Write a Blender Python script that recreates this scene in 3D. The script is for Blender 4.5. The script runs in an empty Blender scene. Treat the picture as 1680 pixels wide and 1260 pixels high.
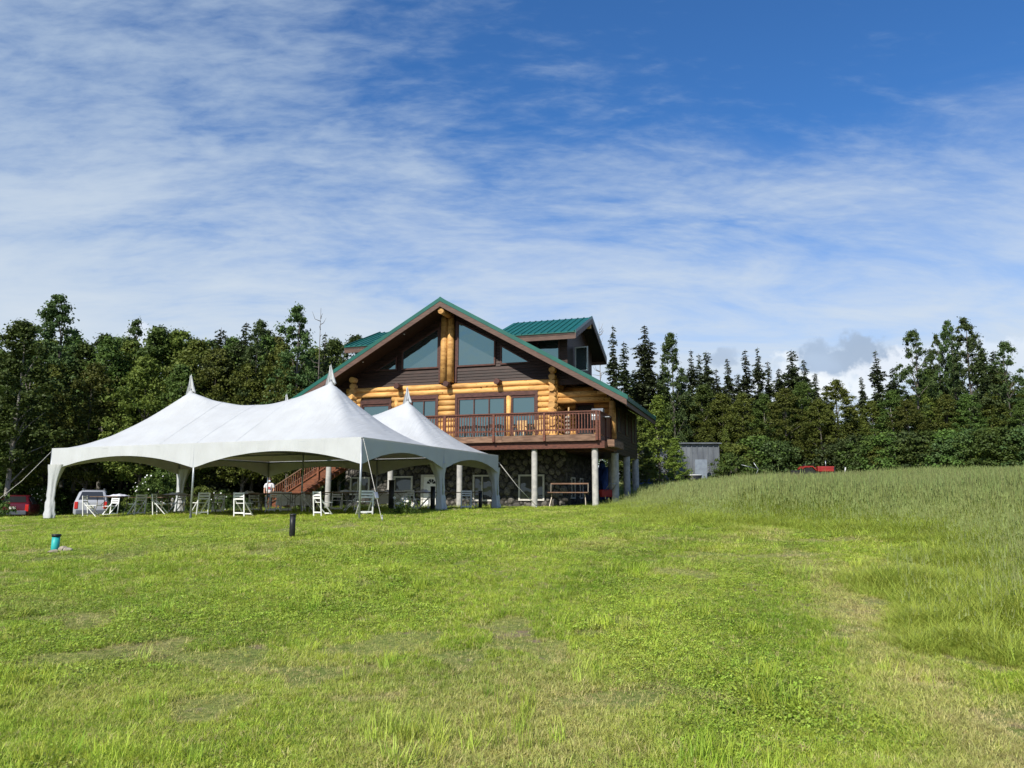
import bpy, bmesh, math, random
import numpy as np
from mathutils import Vector, Matrix, Euler
R = math.radians
rng = np.random.default_rng(7)
random.seed(7)
scene = bpy.context.scene
COL = scene.collection

# ------------------------------------------------------------------ camera
FPX, PITCH, ROLL, EYE = 1230.0, 0.14924, 0.0032, 1.6
TH = 0.3212                      # the house and the tents are turned by this much
cp, sp, cr, sr = math.cos(PITCH), math.sin(PITCH), math.cos(ROLL), math.sin(ROLL)
cam = bpy.data.cameras.new('camera')
cam.sensor_width = 36.0
cam.lens = 36.0 * FPX / 1680.0
cam.clip_start, cam.clip_end = 0.1, 3000
camo = bpy.data.objects.new('camera', cam)
COL.objects.link(camo)
right = Vector((cr, -sr * sp, sr * cp)); up = -Vector((sr, cr * sp, -cr * cp)); fwd = Vector((0, cp, sp))
camo.matrix_world = Matrix(((right.x, up.x, -fwd.x, 0), (right.y, up.y, -fwd.y, 0), (right.z, up.z, -fwd.z, EYE), (0, 0, 0, 1)))
scene.camera = camo

# ------------------------------------------------------------------ sun and sky
EX = Vector((math.cos(TH), -math.sin(TH), 0)); EY = Vector((math.sin(TH), math.cos(TH), 0))
LIGHT = (EX * 0.25 + EY * 1.70 + Vector((0, 0, -1.40))).normalized()
sun = bpy.data.lights.new('sun', 'SUN'); sun.energy = 3.8; sun.angle = R(0.53); sun.color = (1.0, 0.95, 0.86)
suno = bpy.data.objects.new('sun', sun); COL.objects.link(suno)
suno.rotation_euler = LIGHT.to_track_quat('-Z', 'Y').to_euler()
world = bpy.data.worlds.new('World'); scene.world = world; world.use_nodes = True
nt = world.node_tree; nt.nodes.clear()
def N(tree, typ, **kw):
    n = tree.nodes.new(typ)
    for k, v in kw.items():
        if k.startswith('i_'):
            key = k[2:]
            n.inputs[int(key) if key.isdigit() else key.replace('_', ' ')].default_value = v
        else:
            setattr(n, k, v)
    return n
def MATH(tree, op, a, b=None, c=None, clamp=False):
    n = tree.nodes.new('ShaderNodeMath'); n.operation = op; n.use_clamp = clamp
    for i, s in enumerate((a, b, c)):
        if s is None: continue
        if isinstance(s, (int, float)): n.inputs[i].default_value = s
        else: tree.links.new(s, n.inputs[i])
    return n.outputs[0]
def SMOOTH(tree, v, lo, hi):
    n = tree.nodes.new('ShaderNodeMapRange'); n.interpolation_type = 'SMOOTHSTEP'
    tree.links.new(v, n.inputs[0]); n.inputs[1].default_value = lo; n.inputs[2].default_value = hi
    return n.outputs[0]
def build_sky():
    L = nt.links.new
    sky = N(nt, 'ShaderNodeTexSky', sky_type='NISHITA', sun_disc=False)
    sky.sun_elevation = math.asin(-LIGHT.z); sky.sun_rotation = math.atan2(-LIGHT.x, -LIGHT.y)
    sky.altitude = 50; sky.air_density = 1.0; sky.dust_density = 0.25; sky.ozone_density = 2.2
    tc = N(nt, 'ShaderNodeTexCoord')
    sep = N(nt, 'ShaderNodeSeparateXYZ'); L(tc.outputs['Generated'], sep.inputs[0])
    x, y, z = sep.outputs
    den = MATH(nt, 'ADD', MATH(nt, 'MAXIMUM', z, 0.0), 0.22)
    u = MATH(nt, 'DIVIDE', x, den); v = MATH(nt, 'DIVIDE', y, den)
    cmb = N(nt, 'ShaderNodeCombineXYZ'); L(u, cmb.inputs[0]); L(v, cmb.inputs[1])
    def noise(scale, rot, sc, detail, rough, dist, off):
        mp = N(nt, 'ShaderNodeMapping'); mp.inputs['Rotation'].default_value = (0, 0, R(rot)); mp.inputs['Scale'].default_value = (*sc, 1); mp.inputs['Location'].default_value = off
        L(cmb.outputs[0], mp.inputs[0])
        n = N(nt, 'ShaderNodeTexNoise'); n.inputs['Scale'].default_value = scale; n.inputs['Detail'].default_value = detail; n.inputs['Roughness'].default_value = rough; n.inputs['Distortion'].default_value = dist
        L(mp.outputs[0], n.inputs['Vector']); return n.outputs[0]
    big = noise(0.9, 12, (1, 1.2), 3, 0.5, 0.4, (3.1, 0.7, 0))
    mid = noise(2.6, -16, (0.8, 1.5), 7, 0.62, 0.5, (0.4, 2.2, 0))
    fine = noise(9.0, -22, (0.8, 1.9), 6, 0.62, 0.4, (1.4, 5.2, 0))
    # high cloud thickens to the left and towards the horizon, thins out to the upper right
    cover = MATH(nt, 'ADD', MATH(nt, 'MULTIPLY', x, -0.36), MATH(nt, 'MULTIPLY', z, -0.70))
    s = MATH(nt, 'ADD', MATH(nt, 'MULTIPLY', big, 0.90), MATH(nt, 'MULTIPLY', mid, 0.75))
    rip = noise(26.0, -30, (0.7, 1.7), 4, 0.55, 0.3, (4.4, 1.2, 0))
    s = MATH(nt, 'ADD', s, MATH(nt, 'ADD', MATH(nt, 'MULTIPLY', MATH(nt, 'SUBTRACT', fine, 0.5), 0.62), MATH(nt, 'MULTIPLY', MATH(nt, 'SUBTRACT', rip, 0.5), 0.34)))
    s = MATH(nt, 'ADD', s, cover)
    cir = SMOOTH(nt, s, 0.29, 1.02)
    cir = MATH(nt, 'MULTIPLY', cir, 0.70)
    mix = N(nt, 'ShaderNodeMix', data_type='RGBA'); L(cir, mix.inputs[0])
    gain = N(nt, 'ShaderNodeMix', data_type='RGBA', blend_type='MULTIPLY'); gain.inputs[0].default_value = 1.0
    L(sky.outputs[0], gain.inputs[6]); gain.inputs[7].default_value = (0.36, 0.73, 1.12, 1)
    L(gain.outputs[2], mix.inputs[6]); mix.inputs[7].default_value = (4.0, 4.85, 5.8, 1)
    # bright low haze cloud along the horizon
    hz = SMOOTH(nt, MATH(nt, 'ADD', z, MATH(nt, 'MULTIPLY', mid, -0.34)), 0.32, -0.08)
    hz = MATH(nt, 'MULTIPLY', hz, 0.92)
    mix2 = N(nt, 'ShaderNodeMix', data_type='RGBA'); L(hz, mix2.inputs[0]); L(mix.outputs[2], mix2.inputs[6]); mix2.inputs[7].default_value = (5.0, 5.6, 6.25, 1)
    # small cumulus clouds sitting low over the trees
    last = mix2.outputs[2]
    cn = N(nt, 'ShaderNodeTexNoise'); cn.inputs['Scale'].default_value = 26; cn.inputs['Detail'].default_value = 6; cn.inputs['Roughness'].default_value = 0.55
    L(tc.outputs['Generated'], cn.inputs['Vector'])
    cn2 = N(nt, 'ShaderNodeTexNoise'); cn2.inputs['Scale'].default_value = 12; cn2.inputs['Detail'].default_value = 4
    L(tc.outputs['Generated'], cn2.inputs['Vector'])
    for (px, py, rx, ry, colr, a) in ((1345, 618, 110, 36, (6.4, 6.8, 7.4, 1), .8), (1600, 590, 130, 26, (5.8, 6.3, 7.1, 1), .45), (1375, 578, 52, 34, (2.9, 3.7, 4.9, 1), .95), (1190, 588, 34, 18, (3.1, 3.9, 5.1, 1), .75), (225, 548, 26, 18, (5.6, 6.1, 6.9, 1), .7), (1320, 640, 60, 22, (6.4, 6.7, 7.2, 1), .8)):
        d = pixel_ray(px, py).normalized()
        t = Vector((d.y, -d.x, 0)).normalized(); b = d.cross(t)
        def dot(vec):
            n = N(nt, 'ShaderNodeVectorMath', operation='DOT_PRODUCT'); L(tc.outputs['Generated'], n.inputs[0]); n.inputs[1].default_value = vec; return n.outputs['Value']
        a1 = MATH(nt, 'DIVIDE', dot(t), rx / FPX); b1 = MATH(nt, 'DIVIDE', dot(b), ry / FPX)
        rr = MATH(nt, 'ADD', MATH(nt, 'MULTIPLY', a1, a1), MATH(nt, 'MULTIPLY', b1, b1))
        front = MATH(nt, 'GREATER_THAN', dot(d), 0.0)
        e = MATH(nt, 'ADD', rr, MATH(nt, 'MULTIPLY', MATH(nt, 'SUBTRACT', cn.outputs[0], 0.5), 6.0))
        f = MATH(nt, 'MULTIPLY', MATH(nt, 'MULTIPLY', SMOOTH(nt, e, 1.3, 0.5), front), a)
        m = N(nt, 'ShaderNodeMix', data_type='RGBA'); L(f, m.inputs[0]); L(last, m.inputs[6])
        sh = N(nt, 'ShaderNodeMix', data_type='RGBA'); L(SMOOTH(nt, cn2.outputs[0], 0.35, 0.68), sh.inputs[0]); sh.inputs[6].default_value = colr; sh.inputs[7].default_value = tuple(min(8.0, c * 1.16) for c in colr[:3]) + (1,)
        L(sh.outputs[2], m.inputs[7]); last = m.outputs[2]
    bg = N(nt, 'ShaderNodeBackground'); bg.inputs[1].default_value = 0.083; L(last, bg.inputs[0])
    out = N(nt, 'ShaderNodeOutputWorld'); L(bg.outputs[0], out.inputs[0])
def pixel_ray(px, py):
    dx, dy = px - 840, py - 630
    X = cr * dx + sr * dy; Y = -sr * dx + cr * dy
    return Vector((X / FPX, cp + Y / FPX * sp, sp - Y / FPX * cp))
build_sky()
vs = scene.view_settings
vs.view_transform = 'Standard'; vs.look = 'None'; vs.gamma = 1.0; vs.use_curve_mapping = False
vs.exposure = 0.70
scene.cycles.max_bounces = 8; scene.cycles.transparent_max_bounces = 8
scene.cycles.use_adaptive_sampling = True; scene.cycles.use_denoising = True
scene.cycles.sample_clamp_indirect = 6

# ------------------------------------------------------------------ terrain height
TPS = np.array([(0,0,0),(-10,0,-.1),(10,0,.1),(-4.4,22.5,.945),(-10.2,24.4,.86),(-16,26.3,.80),(-2.5,28.2,1.07),(-.66,34,1.03),(4,36,1.06),(-8,32,.98),(-12,38,.85),(0,12,.53),(-8,12,.50),(-8.3,14.5,.49),(-4.6,16,.84 - .06),
  (-6,45,1.0),(3,45,1.2),(-20,38,.5),(-24,46,.1),(-35,50,.1),(-20,60,.2),(-45,60,.2),(-60,30,.2),(-30,20,.4),(7,8,.36),(8,16,.78),(8,25,1.1),(14,20,1.1),(9,45,1.6),(14,60,2.5),(24,60,3.0),(41,60,3.5),(30,40,2.6),(20,30,1.7),
  (60,60,4),(40,30,2.4),(20,10,.8),(0,90,2.5),(50,100,5),(-50,100,1),(0,-30,-.8),(100,100,6),(-100,60,0),(100,40,5),(-80,0,-.3),(80,0,1.5),(0,200,4),(150,200,8),(-150,200,2)], float)
def _U(r2): return np.where(r2 > 1e-9, r2 * np.log(np.maximum(r2, 1e-9)), 0)
_n = len(TPS)
_K = _U(((TPS[:, None, :2] - TPS[None, :, :2]) ** 2).sum(-1)) + np.eye(_n) * 60
_P = np.c_[np.ones(_n), TPS[:, :2]]
_A = np.block([[_K, _P], [_P.T, np.zeros((3, 3))]])
_W = np.linalg.solve(_A, np.r_[TPS[:, 2], 0, 0, 0])
def ground(x, y):
    x = np.asarray(x, float); y = np.asarray(y, float)
    sh = x.shape; p = np.c_[x.ravel(), y.ravel()]
    out = np.empty(len(p))
    for i in range(0, len(p), 40000):
        q = p[i:i + 40000]
        d2 = ((q[:, None] - TPS[None, :, :2]) ** 2).sum(-1)
        out[i:i + 40000] = _U(d2) @ _W[:_n] + _W[_n] + q @ _W[_n + 1:]
    out += 0.02 * np.sin(p[:, 0] * 1.3 + 1) * np.sin(p[:, 1] * 1.1) + 0.012 * np.sin(p[:, 0] * 3.1 + p[:, 1] * 2.3)
    return out.reshape(sh)
def gz(x, y): return float(ground(np.array([x]), np.array([y]))[0])
def at(px, depth):
    "the spot on the ground seen in column px, depth metres ahead"
    d = pixel_ray(px, 815); x = d.x / d.y * depth
    return Vector((x, depth, gz(x, depth)))
def height_at(py, px, depth):
    d = pixel_ray(px, py); return EYE + d.z / d.y * depth

# ------------------------------------------------------------------ materials
MATS = {}
def mat(name, col, rough=0.7, col2=None, scale=6.0, stretch=(1, 1, 1), bump=0.0, bscale=None, metal=0.0, spec=0.3, detail=6, lo=.35, hi=.65, rnd=0.0):
    if name in MATS: return MATS[name]
    m = bpy.data.materials.new(name); m.use_nodes = True; t = m.node_tree; b = t.nodes['Principled BSDF']
    b.inputs['Roughness'].default_value = rough; b.inputs['Metallic'].default_value = metal; b.inputs['Specular IOR Level'].default_value = spec
    b.inputs['Base Color'].default_value = (*col, 1)
    src = None
    if col2 is not None or bump:
        tc = N(t, 'ShaderNodeTexCoord'); mp = N(t, 'ShaderNodeMapping'); mp.inputs['Scale'].default_value = stretch
        t.links.new(tc.outputs['Object'], mp.inputs[0])
        oi = N(t, 'ShaderNodeObjectInfo'); ad = N(t, 'ShaderNodeVectorMath', operation='MULTIPLY_ADD')
        ad.inputs[1].default_value = (37, 17, 23)
        t.links.new(oi.outputs['Random'], ad.inputs[0]); t.links.new(mp.outputs[0], ad.inputs[2])
        n = N(t, 'ShaderNodeTexNoise'); n.inputs['Scale'].default_value = scale; n.inputs['Detail'].default_value = detail
        t.links.new(ad.outputs[0], n.inputs['Vector'])
        if col2 is not None:
            f = SMOOTH(t, n.outputs[0], lo, hi)
            mx = N(t, 'ShaderNodeMix', data_type='RGBA'); t.links.new(f, mx.inputs[0]); mx.inputs[6].default_value = (*col, 1); mx.inputs[7].default_value = (*col2, 1)
            src = mx.outputs[2]
            if rnd:
                hs = N(t, 'ShaderNodeHueSaturation'); t.links.new(src, hs.inputs['Color'])
                t.links.new(MATH(t, 'ADD', MATH(t, 'MULTIPLY', oi.outputs['Random'], 2 * rnd), 1 - rnd), hs.inputs['Value']); src = hs.outputs[0]
            t.links.new(src, b.inputs['Base Color'])
        if bump:
            n2 = N(t, 'ShaderNodeTexNoise'); n2.inputs['Scale'].default_value = bscale or scale * 3; n2.inputs['Detail'].default_value = 5
            t.links.new(ad.outputs[0], n2.inputs['Vector'])
            bp = N(t, 'ShaderNodeBump'); bp.inputs['Strength'].default_value = bump; bp.inputs['Distance'].default_value = 0.02
            t.links.new(n2.outputs[0], bp.inputs['Height']); t.links.new(bp.outputs[0], b.inputs['Normal'])
    MATS[name] = m; return m
def leaf_mat(name, c1, c2, trans=0.28, instancer=False, dry=None, rough=0.6, vr=0.25, spec=.25):
    if name in MATS: return MATS[name]
    m = bpy.data.materials.new(name); m.use_nodes = True; t = m.node_tree; b = t.nodes['Principled BSDF']; out = t.nodes['Material Output']
    a = N(t, 'ShaderNodeAttribute', attribute_name='tint', attribute_type='INSTANCER' if instancer else 'GEOMETRY')
    mx = N(t, 'ShaderNodeMix', data_type='RGBA'); t.links.new(a.outputs['Fac'], mx.inputs[0]); mx.inputs[6].default_value = (*c1, 1); mx.inputs[7].default_value = (*c2, 1)
    src = mx.outputs[2]
    if dry is not None:
        a2 = N(t, 'ShaderNodeAttribute', attribute_name='dry', attribute_type='INSTANCER' if instancer else 'GEOMETRY')
        m2 = N(t, 'ShaderNodeMix', data_type='RGBA'); t.links.new(a2.outputs['Fac'], m2.inputs[0]); t.links.new(src, m2.inputs[6]); m2.inputs[7].default_value = (*dry, 1); src = m2.outputs[2]
    oi = N(t, 'ShaderNodeObjectInfo'); hs = N(t, 'ShaderNodeHueSaturation')
    t.links.new(src, hs.inputs['Color']); t.links.new(MATH(t, 'ADD', MATH(t, 'MULTIPLY', oi.outputs['Random'], 2 * vr), 1 - vr), hs.inputs['Value'])
    t.links.new(MATH(t, 'ADD', MATH(t, 'MULTIPLY', oi.outputs['Random'], 0.03), 0.485), hs.inputs['Hue'])
    src = hs.outputs[0]
    t.links.new(src, b.inputs['Base Color']); b.inputs['Roughness'].default_value = rough; b.inputs['Specular IOR Level'].default_value = spec
    tr = N(t, 'ShaderNodeBsdfTranslucent'); t.links.new(src, tr.inputs[0])
    ms = N(t, 'ShaderNodeMixShader'); ms.inputs[0].default_value = trans
    t.links.new(b.outputs[0], ms.inputs[1]); t.links.new(tr.outputs[0], ms.inputs[2]); t.links.new(ms.outputs[0], out.inputs[0])
    MATS[name] = m; return m
def glass_mat(name, tint, refl, base):
    m = bpy.data.materials.new(name); m.use_nodes = True; t = m.node_tree; b = t.nodes['Principled BSDF']; out = t.nodes['Material Output']
    b.inputs['Base Color'].default_value = (*base, 1); b.inputs['Roughness'].default_value = 0.5
    g = N(t, 'ShaderNodeBsdfGlossy'); g.inputs['Color'].default_value = (*tint, 1); g.inputs['Roughness'].default_value = 0.015
    tc = N(t, 'ShaderNodeTexCoord'); n = N(t, 'ShaderNodeTexNoise'); n.inputs['Scale'].default_value = 0.7
    t.links.new(tc.outputs['Object'], n.inputs['Vector']); bp = N(t, 'ShaderNodeBump'); bp.inputs['Strength'].default_value = 0.32; bp.inputs['Distance'].default_value = 0.08
    t.links.new(n.outputs[0], bp.inputs['Height']); t.links.new(bp.outputs[0], g.inputs['Normal'])
    ms = N(t, 'ShaderNodeMixShader'); ms.inputs[0].default_value = refl
    t.links.new(b.outputs[0], ms.inputs[1]); t.links.new(g.outputs[0], ms.inputs[2]); t.links.new(ms.outputs[0], out.inputs[0])
    MATS[name] = m; return m
M_log = mat('peeled_log', (.61, .345, .115), .58, (.33, .160, .048), 2.6, (.45, 2.2, 2.2), .4, 11, spec=.25, rnd=.26, lo=.40, hi=.72, detail=9)
def knots(m):
    t = m.node_tree; b = t.nodes['Principled BSDF']; src = b.inputs['Base Color'].links[0].from_socket
    tc = N(t, 'ShaderNodeTexCoord'); mp = N(t, 'ShaderNodeMapping'); mp.inputs['Scale'].default_value = (.8, 1.2, 1.6); t.links.new(tc.outputs['Object'], mp.inputs[0])
    n = N(t, 'ShaderNodeTexNoise'); n.inputs['Scale'].default_value = 6.5; n.inputs['Detail'].default_value = 2; t.links.new(mp.outputs[0], n.inputs['Vector'])
    mx = N(t, 'ShaderNodeMix', data_type='RGBA'); t.links.new(SMOOTH(t, n.outputs[0], .66, .73), mx.inputs[0]); t.links.new(src, mx.inputs[6]); mx.inputs[7].default_value = (.16, .065, .022, 1); t.links.new(mx.outputs[2], b.inputs['Base Color'])
knots(M_log)
M_logend = mat('log_end', (.55, .36, .16), .6, (.36, .20, .08), 9, rnd=.2)
M_siding = mat('dark_siding', (.042, .019, .013), .55, (.020, .010, .007), 2.5, (1, 1, 9), .15, 20, rnd=.25)
M_trim = mat('brown_trim', (.090, .036, .028), .5, (.050, .021, .016), 4, (1, 1, 4), .1, rnd=.15)
M_fascia = mat('fascia_brown', (.12, .070, .052), .55, (.085, .048, .036), 3, (1, 1, 5), .1)
M_soffit = mat('soffit_board', (.052, .028, .019), .6, (.030, .017, .012), 3, (1, 6, 1))
M_green = mat('green_metal', (.010, .105, .080), .38, (.008, .085, .066), 1.2, spec=.4)
M_deckred = mat('stained_rail', (.16, .055, .032), .5, (.095, .034, .022), 5, (1, 1, 3), .1, rnd=.22)
M_rim = mat('weathered_rim', (.23, .135, .085), .65, (.13, .072, .045), 2.2, (1, 1, 5), .2, rnd=.1)
M_stair = mat('stair_wood', (.19, .065, .028), .55, (.11, .038, .02), 4, (1, 1, 3), .1, rnd=.15)
M_conc = mat('concrete', (.46, .44, .40), .85, (.33, .32, .30), 4, bump=.2, bscale=20)
M_mortar = mat('mortar', (.038, .036, .033), .9, (.02, .019, .018), 12, bump=.4, bscale=30)
M_stone = mat('river_stone', (.125, .113, .097), .75, (.052, .050, .047), 2.4, bump=.2, rnd=.6)
M_white = mat('white_paint', (.80, .80, .79), .45, (.70, .70, .69), 5, rnd=.05)
M_frame = mat('window_vinyl', (.55, .53, .48), .5, (.48, .46, .42), 5)
M_glass = glass_mat('window_glass', (.27, .44, .45), .55, (.012, .02, .02))
M_glassdark = glass_mat('shaded_glass', (.55, .6, .6), .10, (.012, .013, .012))
M_black = mat('black_plastic', (.012, .012, .013), .45, (.02, .02, .021), 6)
M_teal = mat('teal_pipe', (.03, .38, .36), .45, (.02, .30, .29), 5)
M_metal = mat('galvanised', (.42, .44, .45), .4, (.32, .34, .35), 5, metal=.7)
M_tabletop = mat('table_top', (.16, .105, .07), .5, (.11, .07, .045), 5, (1, 4, 1))
M_tubing = mat('table_leg', (.20, .175, .14), .45, metal=.4)
M_cloth = mat('table_cloth', (.62, .63, .72), .9, (.54, .55, .66), 6, bump=.3)
M_skin = mat('skin', (.48, .27, .19), .6, (.42, .22, .15), 12)
M_bark = mat('bark', (.13, .115, .10), .9, (.07, .06, .052), 5, (1, 1, .4), .5, 12, rnd=.3)
M_barkpale = mat('pale_bark', (.30, .28, .25), .85, (.15, .14, .13), 5, (1, 1, .4), .4, 12, rnd=.3)
M_rock = mat('rock', (.36, .31, .25), .9, (.22, .18, .14), 5, bump=.5)
M_red = mat('red_paint', (.30, .022, .020), .5, (.22, .018, .016), 4)
M_rubber = mat('rubber', (.015, .015, .015), .8)
M_blue = mat('blue_tarp', (.02, .06, .22), .6, (.015, .045, .16), 5, bump=.3)
M_rope = mat('rope', (.55, .53, .48), .8, (.45, .43, .4), 20)
def fabric_mat():
    m = bpy.data.materials.new('tent_vinyl'); m.use_nodes = True; t = m.node_tree; b = t.nodes['Principled BSDF']; out = t.nodes['Material Output']
    b.inputs['Roughness'].default_value = 0.5; b.inputs['Specular IOR Level'].default_value = .3
    tc = N(t, 'ShaderNodeTexCoord'); n = N(t, 'ShaderNodeTexNoise'); n.inputs['Scale'].default_value = 1.6; n.inputs['Detail'].default_value = 6
    t.links.new(tc.outputs['Object'], n.inputs['Vector'])
    mx = N(t, 'ShaderNodeMix', data_type='RGBA'); t.links.new(SMOOTH(t, n.outputs[0], .3, .7), mx.inputs[0]); mx.inputs[6].default_value = (.585, .605, .62, 1); mx.inputs[7].default_value = (.54, .555, .565, 1)
    t.links.new(mx.outputs[2], b.inputs['Base Color'])
    mp = N(t, 'ShaderNodeMapping'); mp.inputs['Rotation'].default_value = (0, 0, .7); mp.inputs['Scale'].default_value = (5, .6, .6); t.links.new(tc.outputs['Object'], mp.inputs[0])
    n2 = N(t, 'ShaderNodeTexNoise'); n2.inputs['Scale'].default_value = 1.1; n2.inputs['Detail'].default_value = 4; n2.inputs['Distortion'].default_value = 1.2; t.links.new(mp.outputs[0], n2.inputs['Vector'])
    bp = N(t, 'ShaderNodeBump'); bp.inputs['Strength'].default_value = 0.5; bp.inputs['Distance'].default_value = 0.07; t.links.new(n2.outputs[0], bp.inputs['Height']); t.links.new(bp.outputs[0], b.inputs['Normal'])
    tr = N(t, 'ShaderNodeBsdfTranslucent'); tr.inputs[0].default_value = (.72, .62, .42, 1); ms = N(t, 'ShaderNodeMixShader'); ms.inputs[0].default_value = 0.20
    t.links.new(b.outputs[0], ms.inputs[1]); t.links.new(tr.outputs[0], ms.inputs[2]); t.links.new(ms.outputs[0], out.inputs[0])
    MATS['tent_vinyl'] = m; return m
M_tent = fabric_mat()
M_seam = mat('vinyl_seam', (.57, .585, .595), .55, (.53, .545, .55), 4)

# ------------------------------------------------------------------ mesh helpers
def link(o, parent=None):
    COL.objects.link(o)
    if parent is not None: o.parent = parent
    return o
def empty(name, loc, rz=0.0):
    o = bpy.data.objects.new(name, None); o.location = loc; o.rotation_euler = (0, 0, rz); o.empty_display_size = .2
    return link(o)
def tag(o, label, cat, group=None, kind=None):
    if label: o['label'] = label
    if cat: o['category'] = cat
    if group: o['group'] = group
    if kind: o['kind'] = kind
    return o
def fast_mesh(name, verts, faces, material=None, smooth=False, attrs=None):
    "verts (n,3), faces (m,k) all with the same corner count"
    verts = np.asarray(verts, np.float32); faces = np.asarray(faces, np.int32)
    me = bpy.data.meshes.new(name); k = faces.shape[1]
    me.vertices.add(len(verts)); me.vertices.foreach_set('co', verts.ravel())
    me.loops.add(faces.size); me.loops.foreach_set('vertex_index', faces.ravel())
    me.polygons.add(len(faces)); me.polygons.foreach_set('loop_start', np.arange(0, faces.size, k, dtype=np.int32))
    if smooth: me.polygons.foreach_set('use_smooth', np.ones(len(faces), bool))
    for an, (dom, val) in (attrs or {}).items():
        a = me.attributes.new(an, 'FLOAT', dom); a.data.foreach_set('value', np.asarray(val, np.float32))
    me.update(calc_edges=True); me.validate()
    if material: me.materials.append(material)
    return me
class MB:
    def __init__(self): self.v = []; self.f = []; self.s = []
    def add(self, vs, fs, smooth=False):
        o = len(self.v); self.v += [tuple(p) for p in vs]; self.f += [tuple(i + o for i in f) for f in fs]; self.s += [smooth] * len(fs); return self
    def box(self, x0, x1, y0, y1, z0, z1, mtx=None):
        vs = [Vector((x, y, z)) for z in (z0, z1) for x, y in ((x0, y0), (x1, y0), (x1, y1), (x0, y1))]
        if mtx is not None: vs = [mtx @ q for q in vs]
        return self.add(vs, [(3, 2, 1, 0), (4, 5, 6, 7), (0, 1, 5, 4), (1, 2, 6, 5), (2, 3, 7, 6), (3, 0, 4, 7)])
    def bar(self, a, b, w, h, roll=None):
        "a rectangular bar from a to b"
        a, b = Vector(a), Vector(b); d = (b - a).normalized()
        r = Vector((0, 0, 1)) if abs(d.z) < .9 else Vector((0, 1, 0))
        if roll is not None: r = Vector(roll)
        s = d.cross(r).normalized(); t = s.cross(d).normalized()
        vs = [p + s * i * w / 2 + t * j * h / 2 for p in (a, b) for i, j in ((-1, -1), (1, -1), (1, 1), (-1, 1))]
        return self.add(vs, [(3, 2, 1, 0), (4, 5, 6, 7), (0, 1, 5, 4), (1, 2, 6, 5), (2, 3, 7, 6), (3, 0, 4, 7)])
    def tube(self, pts, rad, n=8, caps=True, smooth=True):
        pts = [Vector(p) for p in pts]; rad = [rad] * len(pts) if isinstance(rad, (int, float)) else rad
        vs, fs = [], []
        ref = None
        for i, p in enumerate(pts):
            d = (pts[min(i + 1, len(pts) - 1)] - pts[max(i - 1, 0)]).normalized()
            if ref is None: ref = Vector((0, 0, 1)) if abs(d.z) < .9 else Vector((1, 0, 0))
            s = d.cross(ref).normalized(); t = s.cross(d).normalized(); ref = t
            for k in range(n):
                a = 2 * math.pi * k / n; vs.append(p + (s * math.cos(a) + t * math.sin(a)) * rad[i])
        for i in range(len(pts) - 1):
            for k in range(n):
                fs.append((i * n + k, i * n + (k + 1) % n, (i + 1) * n + (k + 1) % n, (i + 1) * n + k))
        self.add(vs, fs, smooth)
        if caps:
            o = len(self.v) - len(vs)
            self.f += [tuple(o + k for k in range(n)), tuple(o + (len(pts) - 1) * n + k for k in reversed(range(n)))]; self.s += [False, False]
        return self
    def prism(self, poly, axis_vec):
        "poly: 3D points of a flat outline, swept along axis_vec"
        a = Vector(axis_vec); n = len(poly); vs = [Vector(p) for p in poly]; vs = vs + [p + a for p in vs]
        return self.add(vs, [tuple(range(n)), tuple(reversed(range(n, 2 * n)))] + [(i, i + n, (i + 1) % n + n, (i + 1) % n) for i in range(n)])
    def mesh(self, name, material=None, off=None, bevel=0):
        me = bpy.data.meshes.new(name)
        vs = self.v if off is None else [(a - off[0], b - off[1], c - off[2]) for a, b, c in self.v]
        me.from_pydata(vs, [], self.f)
        me.polygons.foreach_set('use_smooth', self.s)
        bm = bmesh.new(); bm.from_mesh(me); bmesh.ops.recalc_face_normals(bm, faces=bm.faces)
        if bevel:
            bmesh.ops.bevel(bm, geom=[e for e in bm.edges if len(e.link_faces) == 2 and e.calc_face_angle(0) > .6], offset=bevel, segments=2, profile=.6, affect='EDGES', clamp_overlap=True)
        bm.to_mesh(me); bm.free()
        if material: me.materials.append(material)
        me.update(); return me
    def build(self, name, material, parent=None, off=None, bevel=0):
        return link(bpy.data.objects.new(name, self.mesh(name, material, off, bevel)), parent)
def copy_tree(o, parent=None):
    c = o.copy(); COL.objects.link(c)
    if parent is not None: c.parent = parent
    for ch in list(o.children): copy_tree(ch, c)
    return c

ORD = ['first', 'second', 'third', 'fourth', 'fifth', 'sixth', 'seventh', 'eighth', 'ninth', 'tenth', 'eleventh', 'twelfth', 'thirteenth', 'fourteenth', 'fifteenth', 'sixteenth', 'seventeenth', 'eighteenth', 'nineteenth', 'twentieth', 'twenty-first', 'twenty-second', 'twenty-third', 'twenty-fourth', 'twenty-fifth']
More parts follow.
